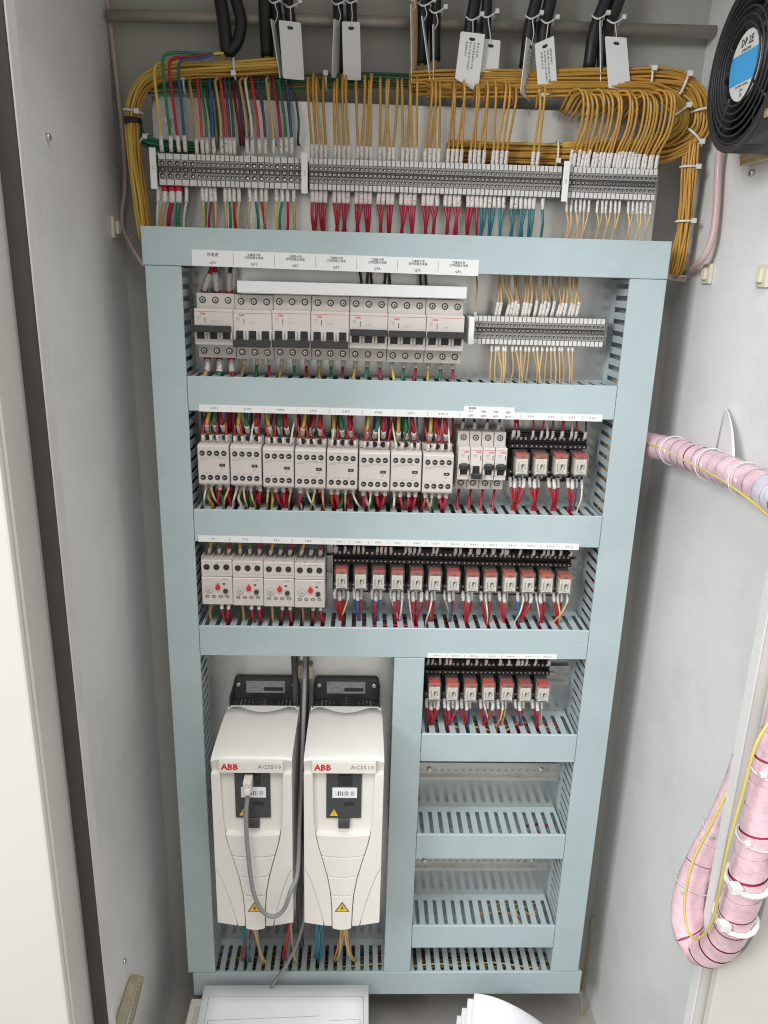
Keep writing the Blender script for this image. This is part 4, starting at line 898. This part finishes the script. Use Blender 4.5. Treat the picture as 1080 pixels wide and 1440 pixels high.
hs_.prism([(FY-.02, FZ+.083), (FY-.088, FZ+.075), (FY-.088, FZ+.03), (FY-.08, FZ+.028), (FY-.058, FZ+.058)], 'x', FX+.001, XR-.0005, 'fan')
link('housing', hs_.mesh('housing'), fan, fo)
link('back_plate', MB().tube([(XR-.006, FY, FZ), (XR-.003, FY, FZ)], .0794, 'dark', 36).mesh('back_plate'), fan, fo)
for i in range(7):
    a = i*6.28319/7; b = MB(); ca, sa = math.cos(a), math.sin(a); c2, s2 = math.cos(a+.62), math.sin(a+.62)
    b.v += [(FX+.014, FY+.036*ca, FZ+.036*sa), (FX+.012, FY+.077*ca, FZ+.077*sa), (FX+.040, FY+.077*c2, FZ+.077*s2), (FX+.040, FY+.036*c2, FZ+.036*s2)]
    b.v += [(q[0]+.002, q[1], q[2]) for q in b.v[:4]]
    for f in ((0, 1, 2, 3), (7, 6, 5, 4), (0, 4, 5, 1), (1, 5, 6, 2), (2, 6, 7, 3), (3, 7, 4, 0)): b.face(list(f), 'fan')
    link('blade', b.mesh('blade'), fan, fo)
link('hub', MB().tube([(FX+.004, FY, FZ), (XR-.006, FY, FZ)], .036, 'fan', 28).mesh('hub', .002), fan, fo)
gr = MB()
for r in (.040, .0475, .055, .0625, .070, .0775):
    gr.tube([(FX-.003+.004*(r/.08)**3, FY+r*math.cos(i*.1745), FZ+r*math.sin(i*.1745)) for i in range(37)], .0013, 'fan', 6, False)
for i in range(4):
    a = .6+i*1.5708; gr.tube([(FX-.001, FY+.036*math.cos(a), FZ+.036*math.sin(a)), (FX+.002, FY+.085*math.cos(a), FZ+.085*math.sin(a))], .0016, 'fan', 6)
link('grille', gr.mesh('grille'), fan, fo)
lb = MB().tube([(FX+.0015, FY, FZ), (FX+.0038, FY, FZ)], .0350, 'termtag', 32)
def chord(z0, z1, r=.0342): 
    pts = []
    for k in range(7): z = z0+(z1-z0)*k/6; pts.append((FY+math.sqrt(max(0, r*r-z*z)), FZ+z))
    for k in range(6, -1, -1): z = z0+(z1-z0)*k/6; pts.append((FY-math.sqrt(max(0, r*r-z*z)), FZ+z))
    return pts
lbo = link('label', lb.mesh('label'), fan, fo)
link('printed_band', MB().prism(chord(-.0165, .0135), 'x', FX+.0012, FX+.0015, 'labelblue').mesh('printed_band'), lbo)
for txt, sz, z in (('DP 2E', .0110, .0235), ('AXIAL FAN', .0042, .0160), ('220-240V~ 50/60Hz', .0036, -.0195), ('0.22A', .0036, -.0240), ('CE', .0045, -.0290)):
    o = link('lettering', text_mesh(txt, sz, 'ink', 1., .02), lbo, (FX+.0010, FY, FZ+z)); o.rotation_euler = (0, 0, -math.pi/2)
for (dy, dz) in ((-.072, -.060), (-.072, .060)): link('fan_screw', MB().tube([(FX-.001, FY+dy, FZ+dz), (FX+.002, FY+dy, FZ+dz)], .0045, 'metal', 10).mesh('fan_screw'), fan, fo)
q = PX(1066, 222, XR); one(MB().box(XR-.016, XR-.0003, q.y-.05, q.y+.012, q.z-.008, q.z+.013, 'brass').box(XR-.019, XR-.016, q.y-.05, q.y+.008, q.z-.003, q.z+.008, 'brass'), 'latch_bracket', 'dull brass bracket on the side wall under the fan', 'bracket', None, .001)
q = PX(1059, 243, XR); one(MB().tube([(XR-.004, q.y, q.z), (XR-.0002, q.y, q.z)], .0042, 'metal', 10), 'wall_bolt', 'small round bolt head on the wall below the brass bracket', 'bolt')
# ================================================================ SMALL THINGS ON THE SIDE WALLS
def mount(px, py, x, label, s, w=.013):
    q = PX(px, py, x); d = s*.0045
    m = MB().box(min(x, x+d), max(x, x+d), q.y-w, q.y+w, q.z-w, q.z+w, 'cream').box(min(x+d, x+2*d), max(x+d, x+2*d), q.y-w*.45, q.y+w*.45, q.z-w*.6, q.z+w*.6, 'cream').box(min(x+1.7*d, x+2.1*d), max(x+1.7*d, x+2.1*d), q.y-.0012, q.y+.0012, q.z-w*.4, q.z+w*.4, 'greyink')
    one(m, 'tie_mount', label, 'tie mount', None, .0008)
mount(160, 320, XL+.0003, 'cream adhesive tie mount holding the thin pink wire', 1, .014)
mount(997, 385, XR-.0003, 'empty cream tie mount on the wall beside the fan cable', -1)
mount(1076, 388, XR-.0003, 'empty cream tie mount on the wall further from the fan cable', -1)
mount(957, 632, XR-.0003, 'cream tie mount just above the pink wrapped cable', -1, .012)
a = P(955, 376, .08); m = MB().prism([(a.x-.024, a.z-.016), (a.x+.012, a.z-.020), (a.x+.019, a.z-.004), (a.x+.010, a.z+.020), (a.x-.018, a.z+.014)], 'y', .078, .082, 'cream'); m.tube(smooth([a+Vector((-.02, -.004, -.008)), a+Vector((0, -.012, -.012)), a+Vector((.02, -.006, -.010))], 4), .0018, 'tie', 5)
one(m, 'tie_mount', 'cream tie mount where the fan cable meets the golden bundle', 'tie mount')
one(MB().tube(smooth([P(146, -30, .112), P(150, 0, .112), P(157, 50, .110), P(166, 130, .106), P(173, 200, .104), P(176, 260, .104), P(171, 312, .106), P(182, 342, .09), P(203, 376, .066)], 6), .0030, 'pinkwire', 8), 'pink_wire', 'thin pink wire running down the corner to the tie mount', 'wire')
one(MB().tube(smooth([P(140, -30, .116), P(146, 0, .116), P(152, 60, .116), P(161, 140, .114), P(170, 215, .112), P(173, 290, .11), P(176, 330, .10), P(200, 372, .07)], 6), .0022, 'greycable', 8), 'grey_wire', 'thin grey wire beside the pink wire in the corner', 'wire')
one(MB().tube(smooth([PX(1013, 200, .395), PX(1010, 240, .398), PX(1007, 300, .399), PX(1000, 340, .396), PX(985, 368, .392), P(965, 385, .078), P(950, 388, .068)], 6), .0048, 'pinkwire', 9), 'fan_cable', 'pale pink sleeved cable curving down from the fan', 'cable')
one(MB().tube(smooth([P(816, 1395, .04), P(818, 1410, .05), P(818, 1430, .05), P(820, 1460, .04)], 4), .0022, 'brass', 7), 'brown_wire', 'thin brown wire rising from the floor at the bottom duct end', 'wire')
one(MB().tube(smooth([P(833, 1290, .115), P(826, 1350, .112), P(819, 1400, .105), P(818, 1445, .09)], 4), .0022, 'brass', 7), 'brown_wire', 'thin brown wire hanging in the far corner beside the duct', 'wire')
# pink wrapped harnesses
def harness(pts, r, label, wraps, pitch=.028, ties=(), wcol='wrap', yoff=None, split=None):
    path = smooth([Vector(p) for p in pts], 8); t = thing('wrapped_harness', label, 'wrapped cable', path[0]); o = -path[0]
    link('wire_core', MB().tube(path, r*.90, 'wrapcore', 16).mesh('wire_core'), t, o)
    # resample
    acc = [0.]
    for a, b in zip(path, path[1:]): acc.append(acc[-1]+(b-a).length)
    T = acc[-1]; 
    def at(s):
        s = min(max(s, 0), T-1e-6)
        for i in range(len(acc)-1):
            if s <= acc[i+1]: return path[i].lerp(path[i+1], (s-acc[i])/(acc[i+1]-acc[i])), (path[i+1]-path[i]).normalized(), i
    us = []; u = (path[1]-path[0]).normalized().cross(Vector((0, 1, .1))).normalized()
    for i in range(len(path)):
        tt = (path[min(i+1, len(path)-1)]-path[max(i-1, 0)]).normalized(); u = (u-tt*u.dot(tt)).normalized(); us.append(u.copy())
    nt = int(T/pitch); seg = 22
    for k in range(nt):
        m = MB(); wd = pitch*(R_(.985, 1.01) if random.random() < .62 else R_(.88, .97)); b0 = len(m.v); col = wcol if not split or k < split else 'wrapblue'
        for j in range(seg+1):
            s0 = k*pitch+pitch*j/seg
            for e, (ds, rr) in enumerate(((0, r*.985), (wd*.5, r*1.01), (wd, r))):
                c, tt, i = at(s0+ds); uu = us[i]; vv = tt.cross(uu); an = 6.28319*j/seg
                m.v.append(tuple(c+(uu*math.cos(an)+vv*math.sin(an))*rr))
        for j in range(seg):
            for e in (0, 1): a = b0+j*3+e; m.face([a, a+1, a+4, a+3], col, True)
        link('spiral_turn', m.mesh('spiral_turn'), t, o)
    for f, big in ties:
        c, tt, i = at(f*T); uu = us[i]; vv = tt.cross(uu); rr = r*1.05+(.002 if big else .001); w_ = .0030 if big else .0009
        m = MB().tube([c+(uu*math.cos(q*.3927)+vv*math.sin(q*.3927))*rr for q in range(17)], w_, 'tie', 6, False)
        hd = c+(Vector((-.8, -.6, .1)).normalized())*(rr+w_); k = .0055 if big else .0028
        m.box(hd.x-k, hd.x+k, hd.y-k, hd.y+k, hd.z-k*.7, hd.z+k*.7, 'tie'); link('cable_tie', m.mesh('cable_tie', .0004), t, o)
    if yoff:
        yw = [p_+yoff(i/(len(path)-1)) for i, p_ in enumerate(path)]; link('earth_wire', MB().tube(yw, .0018, 'paleyellow', 7).mesh('earth_wire'), t, o)
    return t
harness([P(895, 620, .06), PX(918, 627, .372), PX(945, 633, .378), PX(985, 648, .378), PX(1030, 665, .376), PX(1080, 692, .372), PX(1130, 725, .366), (.392, -.415, -.232), (.46, -.458, -.245), (.62, -.492, -.262)], .0185, 'pink and blue wrapped cable crossing the side wall', 0, .024,
        ((.13, 0), (.29, 0), (.42, 0)), yoff=lambda f: Vector((-.017, -.006, .012-.026*min(1, f*1.55))), split=15)
# lower loop: hangs from behind the flange, comes forward over the lip and up along the door
hp = [PX(1085, 960, .395), PX(1050, 1080, .392), P(1022, 1150, -.325), P(992, 1205, -.325), P(972, 1250, -.33), P(966, 1300, -.345), P(985, 1336, -.365), P(1018, 1322, -.40), P(1040, 1272, -.425), P(1056, 1215, -.435), P(1074, 1140, -.44), P(1092, 1060, -.445), P(1112, 990, -.45), P(1134, 900, -.452), Vector((.455, -.462, -.305)), Vector((.54, -.482, -.262)), Vector((.70, -.52, -.25))]
harness(hp, .0185, 'large pink wrapped cable loop hanging over the front lip of the cabinet', 0, .030, ((.17, 0), (.235, 0), (.40, 1), (.452, 1), (.50, 0), (.57, 0)))
wp = [P(1035, 1085, -.345), P(1000, 1160, -.352), P(975, 1210, -.355), P(963, 1265, -.362), P(966, 1305, -.375), P(980, 1320, -.395), P(1000, 1300, -.42), P(1012, 1250, -.44), P(1024, 1190, -.455), P(1046, 1110, -.465), P(1062, 1050, -.47), P(1085, 1010, -.47)]
one(MB().tube(smooth(wp, 6), .0017, 'paleyellow', 8), 'yellow_wire', 'loose yellow wire looping along the large pink wrapped cable', 'wire')
a = P(1080, 1100, -.42)
one(MB().tube(smooth([P(1012, 1345, -.385), P(1040, 1325, -.40), P(1062, 1275, -.41), P(1074, 1200, -.415), P(1086, 1130, -.415)], 6), .0085, 'greycable', 10), 'grey_cable', 'grey cable running behind the large pink wrapped loop', 'cable')
# curled paper on the side wall
def sheet(grid, name, label, m='paper', th=.0006, cat='paper', kids=None):
    b = MB(); nr, nc = len(grid), len(grid[0])
    for g in grid: b.v += [tuple(p_) for p_ in g]
    for i in range(nr-1):
        for j in range(nc-1): a = i*nc+j; b.face([a, a+1, a+nc+1, a+nc], m, True)
    o = one(b, name, label, cat); sd = o.modifiers.new('thick', 'SOLIDIFY'); sd.thickness = th; return o
g = []
for i in range(10):
    f = i/9; row = []
    for j in range(7):
        h = j/6; py = 660-f*88; lx = 1003+18*f**1.3; rx = 1034-2*f-11*f**4; px = lx+(rx-lx)*h
        row.append(PX(px, py, XR-.002-.026*h*(1-.75*f)))
    g.append(row)
sheet(g, 'paper_slip', 'white paper slip curling off the side wall behind the wrapped cable')
# ================================================================ THINGS ON THE CABINET FLOOR
bx = thing('carton', 'low beige carton with printed text under the drawing sheets', 'box', (-.21, -.09, ZF)); 
a = PZ(250, 1405, -1.245); 
link('body', MB().box(-.345, -.03, -.26, -.008, ZF+.0005, -1.247, 'cream').mesh('body', .002), bx, (.21, .09, -ZF))
link('printed_label', MB().box(-.335, -.29, -.075, -.025, -1.2468, -1.2464, 'boxprint').mesh('printed_label'), bx, (.21, .09, -ZF))
for k, (dx, dy, dz, lab) in enumerate(((.004, .0, .0, 'lower white drawing sheet edge showing on the carton'), (-.002, .004, .0030, 'upper white drawing sheet with ruled frame lines on the carton'))):
    g = []
    A, B = P(291-2*k, 1389-k, -.012), P(518-k*40*0, 1387, -.012)
    for i in range(7):
        f = i/6; row = []
        for j in range(9):
            h = j/8; p_ = A.lerp(B, h); row.append(Vector((p_.x+dx*(1-h), p_.y-.20*f, p_.z-.024*math.sin(f*1.4)+dz+.003*math.sin(h*5+k)*f)))
        g.append(row)
    o = sheet(g, 'drawing_sheet', lab)
    if k == 1:
        for (f0, h0, f1, h1) in ((.10, .04, .10, .97), (.10, .04, .9, .04), (.10, .97, .9, .97), (.30, .06, .26, .72), (.30, .77, .29, .95), (.30, .06, .9, .06), (.45, .25, .45, .36), (.52, .25, .52, .36), (.3, .95, .9, .95)):
            m = MB(); pp = []
            for s in range(13):
                f = f0+(f1-f0)*s/12; h = h0+(h1-h0)*s/12; i = min(int(f*6), 5); j = min(int(h*8), 7); u, v = f*6-i, h*8-j
                pp.append(g[i][j]*(1-u)*(1-v)+g[i+1][j]*u*(1-v)+g[i][j+1]*(1-u)*v+g[i+1][j+1]*u*v+Vector((0, -.0003, .0008)))
            link('printed_line', m.tube(pp, .00035, 'greyink', 4).mesh('printed_line'), o)
for k in range(4):
    g = []; ox, oy = (0, -9, -17, -24)[k], (0, 7, 20, 31)[k]
    for i in range(9):
        f = i/8; row = []
        for j in range(13):
            h = j/12; px = 667+ox+h*(98-20*(k > 0))-f*10*(1-h); py = 1397+oy+44*h**1.7+f*90
            row.append(P(px, py, -.060+.010*k-.055*f-.012*math.sin(h*2.6)))
        g.append(row)
    sheet(g, 'paper_sheet', ('curled white sheet on top of the loose stack on the floor', 'white sheet showing just under the curled top sheet', 'white sheet edge showing third in the loose stack', 'lowest white sheet edge of the loose stack')[k])
# ribbed beige comb strip leaning on the wall
cs = thing('terminal_cover', 'long ribbed beige plastic strip leaning in the cabinet corner', 'plastic strip', (-.39, -.15, ZF)); 
q0, q1 = PX(198, 1372, -.392), PX(168, 1470, -.392)
m = MB(); m.prism([(q0.y-.009, q0.z), (q0.y+.009, q0.z-.006), (q1.y+.014, q1.z-.02), (q1.y-.014, q1.z)], 'x', XL+.001, XL+.014, 'comb'); link('body', m.mesh('body', .001), cs, (.39, .15, -ZF))
for i in range(16):
    f = i/16; y = q0.y+.012+(q1.y+.022-q0.y-.012)*f; z = q0.z-.012+(q1.z-.02-q0.z)*f
    link('rib', MB().box(XL+.014, XL+.020, y-.016, y-.003, z-.0022, z+.0016, 'comb').mesh('rib'), cs, (.39, .15, -ZF))
# outside floor
fl = link('floor', MB().box(-3, 3, -4, 1, ZF-.12, ZF-.10, 'concrete').mesh('floor')); fl['kind'] = 'structure'
